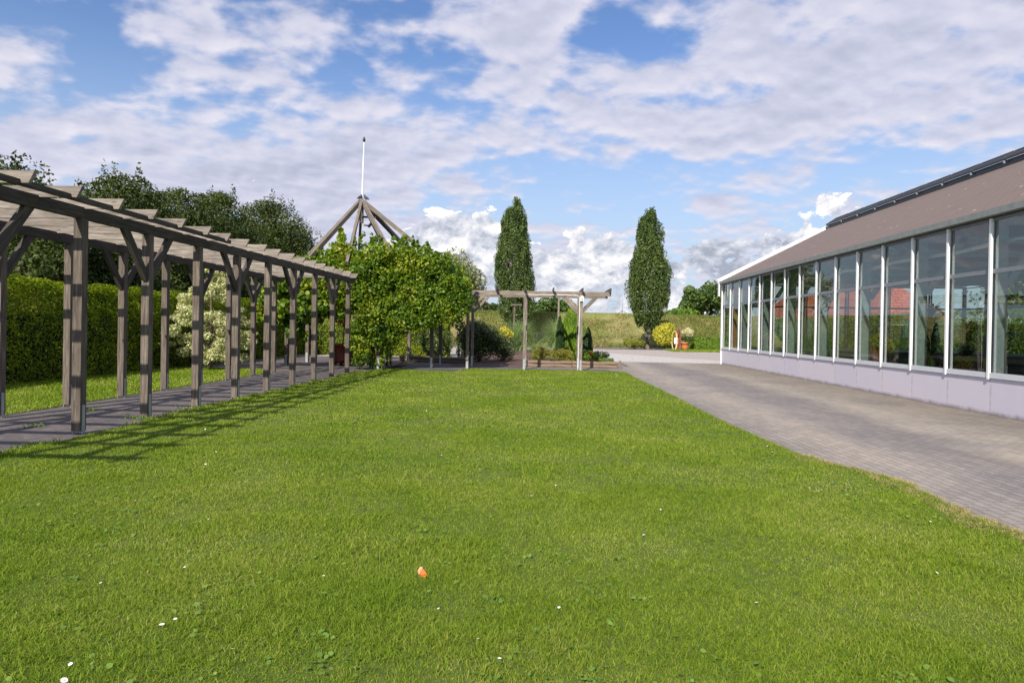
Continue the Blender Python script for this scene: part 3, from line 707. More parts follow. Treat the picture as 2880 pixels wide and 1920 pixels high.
# ================================================================== SMALL PERGOLA (centre)
sp_ = thing('short_pergola', (-.6, 25.9, 0), 'short weathered timber pergola of two rails and six posts beside the planter', 'pergola')
for y in (25.06, 26.82):
    for x in (-2.68, -.585, 1.48):
        post(sp_, x, y, .105, 2.74, W_PALE, 'y')
    put('beam', MB().board((-2.78 if y < 26 else -2.9, y, 2.82), (2.55 if y < 26 else 2.60, y, 2.82), .07, .155), W_PALE, sp_)
    for x0, sg in ((-2.68, 1), (1.48, -1), (1.48, 1)):
        put('brace', MB().board((x0+sg*.04, y, 2.16), (x0+sg*.62, y, 2.76), .06, .10, (0, 0, 1)), W_PALE, sp_)
for x in (-2.66, -1.63, -.60, .45, 1.50, 2.50):
    put('rafter', MB().board((x, 24.62, 2.945), (x, 27.25, 2.945), .05, .14, (0, 0, 1), .07, .07), W_POST, sp_)
sk = thing('socket_box', (1.50, 24.99, 2.62), 'white outdoor socket box high on the short pergola post beside a white cable', 'socket')
put('box_case', MB().box(1.43, 1.55, 24.93, 25.0, 2.55, 2.74), M_PLASTIC, sk)
put('box_dial', MB().lathe((1.49, 24.925, 2.62), [(.0, -.03), (.028, -.03), (.028, .03), (.0, .03)], 10), M_STEEL, sk)
cb = MB().tube([(-.6, 24.985, 2.765), (.7, 24.985, 2.765), (1.30, 24.985, 2.755), (1.40, 24.98, 2.70), (1.41, 24.98, 2.3), (1.40, 24.985, 1.0), (1.38, 24.985, .02)], [.012]*7, 6)
tag(put('white_cable', cb, M_PLASTIC, loc=(1.4, 24.98, 1.5)), 'thin white cable running along the short pergola rail and down its post', 'cable')

# ================================================================== PLANTER OF LOGS
pl = thing('log_planter', (1.2, 27.5, 0), 'low raised planter bed edged with stacked round logs behind the short pergola', 'planter')
def logrow(parent, a, b_, z, r, name='log'):
    a, b_ = Vector((*a, z)), Vector((*b_, z)); d = b_-a
    pts = [a+d*t+Vector((0, 0, .012*math.sin(9*t+z*30))) for t in (0, .2, .4, .6, .8, 1)]
    put(name, MB().tube(pts, [r*random.uniform(.93, 1.05) for _ in pts], 12), W_LOG, parent, smooth=False)
for z in (.075, .205):
    logrow(pl, (-.50, 26.98+.004), (1.25, 26.98), z, .072); logrow(pl, (1.27, 26.98), (3.02, 27.0), z, .072)
    logrow(pl, (-.52, 27.08), (-.52, 31.5), z, .070); logrow(pl, (3.0, 27.1), (1.9, 31.5), z, .070)
for x in (-.62, 3.13): put('stake', MB().tube([(x, 26.9, 0), (x, 26.9, .32)], [.05, .048], 8), W_LOG, pl)
mb = MB(); mb.quad([(-.45, 27.05, .22), (2.95, 27.05, .22), (1.9, 31.5, .22), (-.45, 31.5, .22)]); put('soil_fill', mb, M_MULCH, pl)

def shrub(name, c, r, label, cat, n, size, lm, k=14, frac=(.3, .5), z0=0.0, aspect=.5, stems=5, group=None, inner=.2, six=False, bark=M_BARK, shell=.72, crown='foliage'):
    """rounded bush: c = base centre, r = (rx, ry, height)"""
    t = thing(name, (c[0], c[1], z0), label, cat, group)
    cc = (c[0], c[1], z0+r[2]*.52); rr_ = (r[0], r[1], r[2]*.5)
    bl = sub_blobs(cc, rr_, k, frac, shell)+[(cc, (rr_[0]*.72, rr_[1]*.72, rr_[2]*.80))]
    mb = MB()
    for i in range(stems):
        e = Vector(bl[random.randrange(len(bl))][0]); b0 = Vector((c[0]+random.uniform(-.1, .1)*r[0], c[1]+random.uniform(-.1, .1)*r[1], z0-.01))
        mb.tube([b0, b0.lerp(e, .5)+Vector((0, 0, .05)), e], [.022, .015, .006], 6)
    put('stem', mb, bark, t); put(crown, cloud(bl, n, size, aspect, six, inner), lm, t)
    return t
# planting in the log bed
hx = [(-.12, 27.35), (.30, 27.45), (.72, 27.4), (1.12, 27.5)]
for i, (x, y) in enumerate(hx):
    shrub('heather', (x, y), (.34, .30, .52), ['olive heather bush at the end of the planter nearest the mulch', 'second yellow-green heather bush from the mulch end of the planter', 'bright yellow-green heather bush in the middle of the planter front', 'yellow-green heather bush beside the pergola post in the planter'][i],
          'shrub', 2400, .06, L_HEATH, 9, (.35, .6), .22, .28, 4, 'heather bushes along the planter front')
for i, (x, y) in enumerate([(.05, 28.2), (.75, 28.3), (1.05, 28.6)]):
    shrub('burgundy_perennial', (x, y), (.24, .2, .56), ['dark burgundy perennial behind the end heather', 'dark burgundy perennial behind the middle heather', 'dark burgundy perennial just left of the bright thuja'][i], 'plant', 500, .06, L_MAROON, 6, (.35, .6), .22, .6, 4, 'burgundy perennials in the planter')
def conifer(name, x, y, r, z0, h, label, lm, n, size=.07):
    t = thing(name, (x, y, z0), label, 'conifer')
    put('trunk', MB().tube([(x, y, z0-.02), (x, y, z0+h*.8)], [.04, .012], 7), M_BARK, t)
    m = n; zz = rng.random(m)**1.05; a = rng.random(m)*6.283
    prof = np.interp(zz, [0, .06, .25, .5, .75, .9, 1], [.75, .95, 1.0, .95, .72, .42, .05])
    lob = 1+.10*np.sin(a*5+zz*7)+.08*np.sin(a*9-zz*13)
    q = np.where(rng.random(m) < .2, rng.random(m), .88+.2*rng.random(m))
    R = prof*r*lob*q
    P = np.stack([x+R*np.cos(a), y+R*np.sin(a), z0+.02+zz*h+.03*rng.normal(size=m)], 1)
    N = np.stack([np.cos(a)+rng.normal(size=m)*.5, np.sin(a)+rng.normal(size=m)*.5, rng.normal(size=m)*.4], 1)
    # sprays hang upright: build upright strips instead of random leaves
    hh = size*(0.9+1.1*rng.random(m)); V, k, Rn = blade_mesh(P, hh, size*(.35+.3*rng.random(m)), .1+.3*rng.random(m), rng.random(m))
    put('foliage', np_mesh(V, k, Rn), lm, t); return t
conifer('narrow_yew', .81, 28.9, .135, .2, 1.72, 'narrow dark green columnar conifer left of the pergola post in the planter', L_YEW, 6000, .08)
conifer('thuja', 1.42, 29.4, .47, .2, 2.25, 'tall bright green cone shaped thuja behind the right pergola post', L_THUJA, 16000, .09)
conifer('small_cypress', 2.02, 29.0, .17, .2, 1.28, 'small slim dark cypress right of the tall thuja', L_YEW, 3500, .07)
shrub('dwarf_shrub', (1.95, 27.75), (.42, .34, .50), 'rounded dark green dwarf shrub right of the pergola post in the planter', 'shrub', 2600, .055, L_THUJA, 10, (.35, .6), .2)
shrub('leafy_perennial', (1.62, 27.9), (.2, .2, .62), 'light green leafy perennial just right of the pergola post', 'plant', 800, .06, L_WEED, 7, (.35, .6), .2)
shrub('spiky_shrub', (2.40, 28.0), (.42, .3, .48), 'spreading dark green shrub near the planter corner', 'shrub', 2400, .05, L_OAK, 10, (.3, .55), .2)
shrub('creeping_juniper', (2.62, 27.35), (.42, .28, .22), 'low bright green creeping juniper over the planter corner', 'shrub', 1500, .05, L_THUJA, 9, (.4, .7), .2, .3)
rf = thing('red_flower', (2.03, 27.35, .2), 'single bright red flower standing in the planter right of the post', 'flower')
put('stem', MB().tube([(2.03, 27.35, .2), (2.04, 27.34, .58)], [.006, .005], 6), M_BARK, rf)
put('blossom', cloud([((2.04, 27.33, .60), (.025, .025, .06))], 40, .045, .7, True), L_RED, rf)

# ================================================================== GAZEBO WITH VINES
GX, GY = -6.75, 26.3
gz = thing('timber_gazebo', (GX, GY, 0), 'round open timber gazebo frame with a steep pyramid of bare rafters above the vine', 'gazebo')
NP = 8
for i in range(NP):
    a = rad(22.5+45*i); x, y = GX+2.95*math.cos(a), GY+2.95*math.sin(a)
    if i in (5, 6, 7): pass
    post(gz, x, y, .13, 3.45, W_POST, 'y')
    a2 = a+rad(45); x2, y2 = GX+2.95*math.cos(a2), GY+2.95*math.sin(a2)
    put('ring_beam', MB().board((x, y, 3.53), (x2, y2, 3.53), .08, .16), W_POST, gz)
apex = at(1018, 566, GY)
for i, phi in enumerate((168, 243, 272, 302, 2, 48, 80, 112)):
    a = rad(phi); e = Vector((GX+3.25*math.cos(a), GY+3.25*math.sin(a), 3.64)); s = Vector((apex.x+.07*math.cos(a), apex.y+.07*math.sin(a), apex.z-.02*(i % 3)))
    put('rafter', MB().board(s, e, .10, .155), W_PALE if phi not in (48, 80) else W_DARK, gz)  # rear pair in darker wood: shade of their undersides put into the colour
put('king_post', MB().board((apex.x, apex.y, apex.z-.85), (apex.x, apex.y, apex.z+.02), .12, .12, (0, 1, 0)), W_POST, gz)
put('cross_bar', MB().board((apex.x+.02, apex.y-.1, apex.z-.62), (apex.x+.55, apex.y+.05, apex.z-.62), .06, .07), W_DARK, gz)
sl = thing('spotlight', (apex.x+.3, apex.y, apex.z-.95), 'small black spotlight fixed under the gazebo rafters', 'spotlight')
put('lamp_housing', MB().tube([(apex.x+.28, apex.y-.05, apex.z-1.0), (apex.x+.44, apex.y-.1, apex.z-.84)], [.05, .06], 10), M_BLACK, sl)
put('bracket', MB().board((apex.x+.08, apex.y, apex.z-.93), (apex.x+.32, apex.y, apex.z-.95), .03, .05), M_BLACK, sl)
fp = thing('flagpole', (apex.x, apex.y, apex.z), 'thin white flagpole rising from the gazebo apex', 'flagpole')
ft = at(1024, 396, GY)
put('pole', MB().tube([(apex.x, apex.y, apex.z-.3), (apex.x*.5+ft.x*.5, apex.y, (apex.z+ft.z)/2), ft], [.034, .028, .022], 10), M_WHITEPAINT, fp)
put('finial', MB().lathe((ft.x, ft.y, ft.z), [(.02, -.06), (.05, -.02), (.055, .05), (.035, .12), (.01, .15)], 10), M_BLACK, fp)
def bird(x, y, z, yaw, label):
    t = thing('pigeon', (x, y, z), label, 'bird', 'birds perched on the gazebo apex')
    mb = MB(); d = Vector((math.cos(yaw), math.sin(yaw), 0)); b0 = Vector((x, y, z))
    pts = [b0-d*.20+Vector((0, 0, .02)), b0-d*.12+Vector((0, 0, .055)), b0-d*.03+Vector((0, 0, .09)), b0+d*.05+Vector((0, 0, .13)), b0+d*.075+Vector((0, 0, .18)), b0+d*.085+Vector((0, 0, .215)), b0+d*.11+Vector((0, 0, .22)), b0+d*.145+Vector((0, 0, .212))]
    mb.tube(pts, [.012, .035, .062, .056, .034, .030, .020, .004], 10)
    for s_ in (-.02, .02):
        q = b0+Vector((-d.y*s_, d.x*s_, 0)); mb.tube([q+Vector((0, 0, .06)), q+Vector((0, 0, -.01))], [.006, .005], 5)
    put('body', mb, M_PIGEON, t, smooth=True)
bird(apex.x+.17, apex.y-.05, apex.z+.02, 2.5, 'dark grey pigeon perched right of the flagpole foot')
bird(apex.x-.05, apex.y-.10, apex.z+.03, 1.2, 'dark pigeon perched left of the flagpole foot')

def vine():
    t = thing('climbing_vine', (-5.2, 24.2, 0), 'large bright green grape vine smothering the gazebo and hanging to the lawn edge', 'vine')
    outline = [(800, 775), (850, 735), (935, 690), (960, 655), (985, 675), (1027, 672), (1060, 690), (1121, 682), (1201, 688), (1244, 706), (1296, 757), (1318, 800), (1312, 850), (1290, 880), (1235, 905),
               (1170, 915), (1130, 930), (1108, 965), (1098, 1010), (1078, 1030), (1005, 1020), (992, 960), (984, 900), (975, 830), (880, 800)]
    Y = 23.45; poly = [(at(u, v+(24 if v < 870 else 0), Y).x, at(u, v+(24 if v < 870 else 0), Y).z) for u, v in outline]
    xs = [p[0] for p in poly]; zs = [p[1] for p in poly]; bl = []
    while len(bl) < 420:
        x = rng.uniform(min(xs), max(xs), 200); z = rng.uniform(min(zs), max(zs), 200); ok = in_poly(x, z, poly)
        for a, b_ in zip(x[ok], z[ok]):
            if b_ < 2.1 and rng.random() < .45: continue
            r = rng.uniform(.13, .34); bulge = .45*VN(np.array(a), np.array(b_), 1.6)
            yy = Y-bulge+rng.uniform(-.05, .55)
            if a < -7.7: yy += .3
            bl.append(((a, yy, b_), (r, r*.8, r)))
    # over the roof ring and round the back of the gazebo
    for _ in range(150):
        th = rng.uniform(0, 6.283); q = rng.uniform(2.5, 3.3)
        bl.append(((GX+.2+q*math.cos(th), GY+q*math.sin(th), rng.uniform(3.1, 3.75)), (.34, .34, .30)))
    for _ in range(60):   # right hand curtain beside the small pergola
        y = rng.uniform(23.8, 27.3); bl.append(((-3.35+rng.uniform(-.45, .35), y, rng.uniform(2.3, 3.6)), (.30, .30, .28)))
    for _ in range(26):   # hanging trails under the ring
        x = rng.uniform(-5.6, -3.0); z = rng.uniform(1.65, 2.4)
        bl.append(((x, rng.uniform(23.8, 25.5), z), (.16, .16, .30)))
    put('foliage', cloud(bl, 120000, .074, .66, True, .3, .35), L_VINE, t)
    sprigs = []
    for _ in range(46):
        u = rng.uniform(840, 1320); top = np.interp(u, [840, 935, 960, 1027, 1121, 1201, 1244, 1296, 1320], [745, 712, 675, 690, 700, 705, 722, 772, 812])
        p = at(u, top, 24.0); h = rng.uniform(.1, .5); dx = rng.uniform(-.15, .15)
        for q in np.linspace(0, 1, 5): sprigs.append(((p.x+dx*q, p.y+rng.uniform(-.1, .3), p.z+h*q-.05), (.07, .07, .07)))
    for q in np.linspace(0, 1, 9):
        p = at(958+10*q, 672-28*(1-q), 23.6); sprigs.append(((p.x, p.y, p.z), (.08, .08, .08)))
    put('shoots', cloud(sprigs, 1500, .12, .62, True, .5, .4), L_VINE, t)
    mb = MB()
    for i in range(12):
        x = rng.uniform(-6.3, -5.2); pts = [Vector((x+rng.uniform(-.1, .1)*j, 24.3+rng.uniform(-.1, .1), .0 if j == 0 else .75*j)) for j in range(5)]
        mb.tube(pts, [.035, .03, .025, .018, .012], 6)
    for i in range(10):
        x = rng.uniform(-5.6, -5.1); mb.tube([Vector((x, 24.25, .02)), Vector((x+.5, 24.1, .15)), Vector((x+.8, 24.05, .35))], [.02, .012, .005], 5)
    put('stem', mb, M_BARK, t)
    return t
vine()
# vine on the pergola's far end, dark
v2 = thing('shaded_vine', (-8.6, 23.6, 0), 'dark green vine hanging between the far end of the long pergola and the gazebo', 'vine')
bl = [((rng.uniform(-9.6, -7.0), rng.uniform(22.9, 24.2), rng.uniform(1.75, 3.1)), (.28, .28, .28)) for _ in range(70)]
bl += [((rng.uniform(-8.9, -8.3), rng.uniform(23.2, 23.9), rng.uniform(.9, 2.2)), (.2, .2, .26)) for _ in range(14)]
put('foliage', cloud(bl, 9000, .14, .62, True, .2), L_VINE, v2)
put('stem', MB().tube([(-8.55, 23.5, 0), (-8.5, 23.55, 1.2), (-8.6, 23.5, 2.4)], [.03, .025, .02], 6), M_BARK, v2)

# red glazed planter with small tree
pr = thing('glazed_pot', (-7.55, 25.9, 0), 'large dark red glazed pot on short feet at the end of the path', 'pot')
put('pot_wall', MB().lathe((-7.55, 25.9, 0), [(.36, .10), (.42, .14), (.46, .2), (.44, .26), (.48, .5), (.51, .74), (.55, .76), (.55, .82), (.48, .82), (.46, .72)], 28), M_POTRED, pr, smooth=True)
for a in (0.5, 2.1, 3.7, 5.3): put('foot', MB().lathe((-7.55+.3*math.cos(a), 25.9+.3*math.sin(a), 0), [(.05, 0), (.06, .1)], 8), M_POTRED, pr)
bl = sub_blobs((-7.5, 25.9, 1.95), (.5, .5, .75), 16, (.25, .5))
tree('maple_sapling', (-7.55, 25.9, .72), 'small maple with russet leaves growing in the dark red pot', 'tree', bl, 900, .09, L_RUSSET, M_PALEBARK, .03, 2.3, 8)

# bed right of the gazebo with logs and dark shrubs
lb = thing('log_edging', (-4.5, 29, 0), 'two stacked round logs edging the shady bed behind the gazebo posts', 'edging')
for z in (.075, .205): logrow(lb, (-6.1, 29.5), (-3.0, 28.4), z, .075)
shrub('dark_laurel', (-2.75, 30.2), (1.25, .9, 1.9), 'big rounded dark green laurel at the mulch bed behind the left pergola post', 'shrub', 14000, .085, L_DARKSHRUB, 30, (.25, .42), 0, .5, 9)
shrub('leaning_cotoneaster', (-1.75, 31.6), (.95, .7, 1.25), 'low spreading dark cotoneaster over the mulch beside the laurel', 'shrub', 4200, .075, L_DARKSHRUB, 18, (.25, .42), 0, .5, 9)
shrub('shady_rose', (-4.7, 30.6), (1.2, .6, 1.7), 'loose shaded rose bush seen between the gazebo posts', 'shrub', 4200, .085, L_OAK, 22, (.22, .4), 0, .5, 9)
shrub('golden_shrub', (-2.15, 39.5), (.62, .55, 1.72), 'yellow leaved shrub behind the dark laurel', 'shrub', 4500, .09, L_YELLOW, 16, (.3, .5), 0, .45)
shrub('clipped_ball', (-2.15, 38.8), (.42, .4, .62), 'small dark clipped ball shrub in front of the yellow shrub', 'shrub', 1800, .06, L_DARKSHRUB, 10, (.35, .55))
for i, (x, label) in enumerate([(-3.95, 'pale fence post seen low between the gazebo posts, first of three'), (-3.65, 'pale fence post seen low between the gazebo posts, middle of three'), (-3.35, 'pale fence post seen low between the gazebo posts, nearest the laurel')]):
    tag(put('fence_post', MB().board((x, 33, 0), (x, 33, 1.55), .12, .12, (0, 1, 0)), W_PALE, loc=(x, 33, 0)), label, 'post', 'pale posts behind the gazebo')
me_ = MB().board((-3.6, 43.6, .05), (-.3, 43.6, .05), .12, .12); tag(put('timber_edging', me_, W_DARK, loc=(-2, 43.6, 0)), 'dark timber edging along the far side of the mulch bed', 'edging')

# pampas grasses
def pampas(x, y, h, w, n, label):
    t = thing('pampas_grass', (x, y, 0), label, 'ornamental grass', 'pampas grasses beyond the planter')
    V = []; R = []
    for i in range(n):
        a = rng.random()*6.283; tilt = abs(rng.normal())*.42+.06; L = h*rng.uniform(.7, 1.25); r0_ = rng.random()*.22
        d = np.array([math.cos(a), math.sin(a), 0]); p = np.array([x, y, 0])+d*r0_; th = tilt; seg = 5; wid = rng.uniform(.012, .022); sx = np.array([-d[1], d[0], 0])*wid
        pr_ = p; rn = rng.random()
        for k in range(seg):
            nx = pr_+(d*math.sin(th)+np.array([0, 0, 1])*math.cos(th))*L/seg; th += tilt*.55+.12*k
            w0, w1 = 1-k/seg, 1-(k+1)/seg
            V += [pr_-sx*w0, pr_+sx*w0, nx+sx*w1, nx-sx*w1]; R += [rn]*4; pr_ = nx
    put('foliage', np_mesh(np.array(V), 4, np.array(R)), L_PAMPAS, t)
    put('root_clump', MB().lathe((x, y, 0), [(.26, 0), (.24, .12), (.12, .2)], 10), M_BARK, t)
pampas(-1.35, 45.6, 2.3, 1, 1700, 'fountain of pampas grass behind the middle pergola post')
pampas(1.15, 44.5, 2.4, 1, 1700, 'fountain of pampas grass left of the narrow dark conifer')
shrub('low_sedum', (-.05, 48.5), (.65, .4, .34), 'low reddish brown ground shrub right of the first pampas grass', 'shrub', 1500, .08, L_HEATH, 9, (.35, .6))

# slim poles beyond
tp = thing('wooden_signpost', (-1.9, 49.5, 0), 'slim weathered pole with a short crossbar behind the pampas grass', 'post')
q = at(1447, 862, 49.5); put('pole', MB().board((q.x-.05, 49.5, 0), (q.x, 49.5, q.z), .11, .11, (0, 1, 0)), W_POST, tp)
a, b_ = at(1438, 857, 49.4), at(1468, 857, 49.4); put('crossbar', MB().board(a, b_, .10, .11), W_POST, tp)
q = at(1571.8, 839, 50.5); tag(put('wooden_pole', MB().board((q.x-.03, 50.5, 0), (q.x, 50.5, q.z+.3), .12, .12, (0, 1, 0)), W_PALE, loc=(q.x, 50.5, 0)), 'tall pale wooden pole rising behind the right pampas grass', 'pole')

# ================================================================== HEDGE and things left
def hedge(name, x0, x1, y0, y1, h, label, n, size, lm, skew=0.0, top=None, hvar=.0):
    t = thing(name, ((x0+x1)/2, (y0+y1)/2, 0), label, 'hedge')
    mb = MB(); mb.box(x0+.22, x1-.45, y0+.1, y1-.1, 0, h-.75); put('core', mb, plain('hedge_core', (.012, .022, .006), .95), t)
    aL = (y1-y0)*h; aT = (y1-y0)*(x1-x0); aE = (x1-x0)*h; tot = 2*aL+aT+2*aE
    m = n; u = rng.random(m); y = rng.uniform(y0, y1, m); z = rng.uniform(0.02, h, m); x = rng.uniform(x0, x1, m)
    P = np.zeros((m, 3)); N = np.zeros((m, 3))
    e = [aL/tot, 2*aL/tot, (2*aL+aT)/tot, (2*aL+aT+aE)/tot]
    lump = lambda a, b: .16*(VN(a, b, 1.3)-.5)+.10*(VN(a, b, 3.7)-.5)
    s1 = u < e[0]; s2 = (u >= e[0]) & (u < e[1]); s3 = (u >= e[1]) & (u < e[2]); s4 = (u >= e[2]) & (u < e[3]); s5 = u >= e[3]
    dp = -.16*rng.random(m)**2; sh = np.clip((z-(h-.8))/.8, 0, 1)**1.7*.75
    P[:] = np.stack([x, y, z], 1)
    P[s1, 0] = x1+lump(y, z)[s1]+dp[s1]-sh[s1]; N[s1] = (1, 0, .3); N[s1, 2] += sh[s1]*3; P[s2, 0] = x0-lump(y, z)[s2]-dp[s2]; N[s2] = (-1, 0, .3)
    P[s3, 2] = h+lump(x, y)[s3]+dp[s3]; N[s3] = (0, 0, 1)
    P[s4, 1] = y0-dp[s4]; N[s4] = (0, -1, .2); P[s5, 1] = y1+dp[s5]; N[s5] = (0, 1, .2)
    P[:, 2] *= 1+hvar*(P[:, 1]-y0)/(y1-y0)
    N += rng.normal(size=(m, 3))*.55
    S_ = size*(.7+.9*rng.random(m))
    V, k, R = leaf_mesh(P, N, S_, .34, .15, None)
    put('foliage', np_mesh(V, k, R), lm, t)
    return t
hedge('conifer_hedge', -13.6, -12.1, 4, 36, 2.42, 'long tall clipped conifer hedge with bright yellow-green top behind the long pergola', 120000, .085, L_HEDGE, hvar=.07)
# cross hedge closing the garden behind the gazebo
hedge('laurel_hedge', -12.2, -4.8, 35.0, 36.2, 2.3, 'dark green hedge closing the garden behind the gazebo', 26000, .10, L_HEDGE)

def dogwood():
    x, y = -10.95, 22.2
    t = thing('variegated_dogwood', (x, y, 0), 'tiered cream and green variegated dogwood in front of the hedge', 'shrub')
    bl = []
    for z, r in ((.75, 1.15), (1.15, 1.45), (1.6, 1.5), (2.0, 1.3), (2.4, .9), (2.85, .7), (3.2, .42)):
        for i in range(int(12*r)):
            a = rng.random()*6.28; q = r*rng.uniform(.35, 1.0)
            bl.append(((x+q*math.cos(a), y+q*math.sin(a), z+rng.uniform(-.24, .22)-.12*q), (rng.uniform(.15, .32), rng.uniform(.15, .3), rng.uniform(.08, .17))))
    for i in range(7): bl.append(((x+rng.uniform(-.3, 1.0), y-.9+rng.uniform(-.2, .2), rng.uniform(.35, .7)), (.2, .2, .2)))
    put('foliage', cloud(bl, 16000, .085, .5, False, .5, .2), L_VARIEG, t)
    mb = MB(); mb.tube([(x, y, 0), (x+.05, y, 1.2), (x, y, 3.2)], [.07, .05, .015], 8)
    for b in bl[::4]: mb.tube([(x, y, b[0][2]-.25), Vector(b[0])], [.02, .006], 5)
    put('stem', mb, M_BARK, t)
dogwood()
shrub('maroon_plum', (-15.0, 19.6), (1.3, 1.0, 3.7), 'maroon leaved plum bush above the near end of the hedge', 'shrub', 4500, .12, L_MAROON, 24, (.3, .5), 0, .5, 8)

def big_tree(name, x, y, rx, z0, z1, label, n, size, lm, seed=0, group=None, k=46, bark=M_BARK, frac=(.17, .34), spikes=True, inner=.22):
    zc = (z0+z1)/2; rz = (z1-z0)/2
    bl = sub_blobs((x, y, zc), (rx, rx*.9, rz), k, frac, .80, 1.0)
    bl += sub_blobs((x, y, zc), (rx*.62, rx*.62, rz*.68), k//3, (.34, .5), .7)
    if spikes:
        for _ in range(70):
            a = rng.random()*6.28; el_ = rng.uniform(.0, 1.45); cr_ = math.cos(el_)
            bl.append(((x+rx*.86*cr_*math.cos(a), y+rx*.78*cr_*math.sin(a), zc+rz*.86*math.sin(el_)), (rx*.17, rx*.17, rx*.15)))
        for _ in range(4):   # upright shoots break the outline
            a = rng.random()*6.28; q = rng.uniform(.0, .85); zz = zc+rz*math.sqrt(max(0, 1-q*q))*.92
            for j in range(4): bl.append(((x+rx*q*math.cos(a)+rng.uniform(-.06, .06), y+rx*.9*q*math.sin(a), zz+.20*j*rz/3), (.26-.05*j, .26-.05*j, .26)))
    return tree(name, (x, y, 0), label, 'tree', bl, n, size, lm, bark, .16, zc+rz*.5, 16, group, .5, inner)
gt = 'dark trees behind the long hedge'
X0 = lambda u, Y: at(u, 900, Y).x
def ztop(v, u, Y): return at(u, v, Y).z
for i, (u, v, Y, rx, zlo, lab) in enumerate([
    (-25, 445, 14.5, 1.5, 2.2, 'tree at the very edge behind the nearest part of the pergola'),
    (170, 620, 17.5, 2.0, 1.0, 'low dense dark tree beside the maroon bush behind the hedge'),
    (345, 478, 21.0, 1.75, 1.8, 'tall dark alder, first of the row rising above the pergola rafters'),
    (505, 512, 23.0, 1.7, 1.6, 'dark alder standing second in the row above the pergola rafters'),
    (610, 518, 24.5, 1.5, 1.6, 'dark alder with an upright leading shoot in the middle of the row'),
    (745, 545, 26.0, 1.75, 1.6, 'dark alder at the open end of the row nearest the gazebo'),
    (800, 660, 27.5, 1.2, 1.2, 'shorter dark alder tucked beside the gazebo rafters')]):
    Y2 = 17.5/abs(X0(u, 1.0)); rx = rx*Y2/Y*1.12; Y = Y2; x = X0(u, Y)
    big_tree('alder_tree', x, Y, rx, zlo, ztop(v+14, u, Y), lab, int(26000*max(1, (rx/2)**1.3)), .135, L_DARKTREE, group=gt, k=95, frac=(.22, .38), inner=.35)
for i, (u, v, Y, lab) in enumerate([(420, 760, 19.0, 'dark elder bush filling the gap over the hedge near the third post'), (560, 745, 21, 'dark elder bush over the hedge behind the dogwood'), (90, 640, 16.5, 'dark elder bush over the hedge nearest the photographer'), (690, 740, 23.5, 'dark elder bush over the hedge between dogwood and gazebo')]):
    Y = 15.2/abs(X0(u, 1.0)); x = X0(u, Y); shrub('elder_bush', (x, Y), (1.9, 1.2, ztop(v, u, Y)+.3), lab, 'shrub', 6500, .14, L_DARKTREE, 26, (.3, .5), 0, .5, 8, gt)

# ================================================================== COLUMNAR TREES
def column_tree(outline, Y, label, trunk_uv, n=60000):
    """outline: list of (v, uleft, uright) of the crown in the photograph; the crown is a body of revolution with lobes at distance Y"""
    zs, cx, rs = [], [], []
    for v, a, b_ in outline:
        pa, pb = at(a, v, Y), at(b_, v, Y); zs.append(pa.z*.5+pb.z*.5); cx.append((pa.x+pb.x)/2); rs.append((pb.x-pa.x)/2)
    zs, cx, rs = np.array(zs[::-1]), np.array(cx[::-1]), np.array(rs[::-1])
    b0 = gnd(*trunk_uv); bx = at(trunk_uv[0], trunk_uv[1], Y).x
    t = thing('columnar_oak', (bx, Y, 0), label, 'tree', 'columnar oaks before the dike')
    mb = MB(); mb.tube([(bx, Y, 0), (bx+.03, Y, 1.2), (cx[0], Y, zs[0]+.3), (cx[len(cx)//2], Y, zs[-1]*.6), (cx[-1], Y, zs[-1]*.93)], [.30, .26, .24, .14, .03], 10)
    for i in range(12):
        z = rng.uniform(zs[0]+1.2, zs[-1]*.6); r = np.interp(z+1.5, zs, rs)*.7; a = rng.random()*6.28; c = np.interp(z, zs, cx)
        mb.tube([(c, Y, z-.3), (c+r*.5*math.cos(a), Y+r*.5*math.sin(a), z+.6), (c+r*math.cos(a), Y+r*math.sin(a), z+1.9)], [.10, .07, .02], 6)
    put('trunk', mb, M_PALEBARK, t, smooth=True)
    bl = []
    for i in range(420):
        z = zs[0]+(zs[-1]-zs[0])*rng.random()**.85; r = np.interp(z, zs, rs); c = np.interp(z, zs, cx); a = rng.random()*6.28
        s_ = min(.34, max(.10, r*.30))*rng.uniform(.6, 1.15); q = max(0, r-s_*.8)*(rng.uniform(.55, 1.0)**.5)
        bl.append(((c+q*math.cos(a), Y+q*math.sin(a), z), (s_, s_, s_*(2.1 if i % 3 else 3.0))))
    for i in range(90):
        z = zs[0]+(zs[-1]-zs[0])*rng.uniform(.12, 1.0); r = np.interp(z, zs, rs); c = np.interp(z, zs, cx); a = rng.random()*6.28
        k_ = rng.uniform(.95, 1.07); bl.append(((c+r*math.cos(a)*k_, Y+r*math.sin(a)*k_, z), (.14, .14, rng.uniform(.25, .55))))
    put('crown', cloud(bl, n, .135, .6, False, .15, .4), L_OAK, t)
k = 2352/2352
column_tree([(561, 1449, 1456), (585, 1441, 1470), (612, 1412, 1479), (650, 1408, 1486), (690, 1400, 1490), (730, 1392, 1492), (760, 1388, 1496), (800, 1394, 1503), (840, 1399, 1502), (875, 1406, 1498), (900, 1420, 1484), (925, 1440, 1462), (945, 1446, 1458)],
            57, 'tall dark columnar oak behind the middle of the short pergola', (1449, 978))
column_tree([(590, 1826, 1836), (606, 1815, 1846), (628, 1796, 1850), (652, 1790, 1864), (690, 1790, 1869), (722, 1777, 1869), (745, 1772, 1879), (775, 1770, 1894), (800, 1766, 1890), (835, 1765, 1885), (862, 1774, 1875), (892, 1784, 1858), (912, 1800, 1842), (930, 1812, 1834), (942, 1816, 1832)],
            57, 'tall dark columnar oak standing free between the short pergola and the greenhouse', (1820, 979))

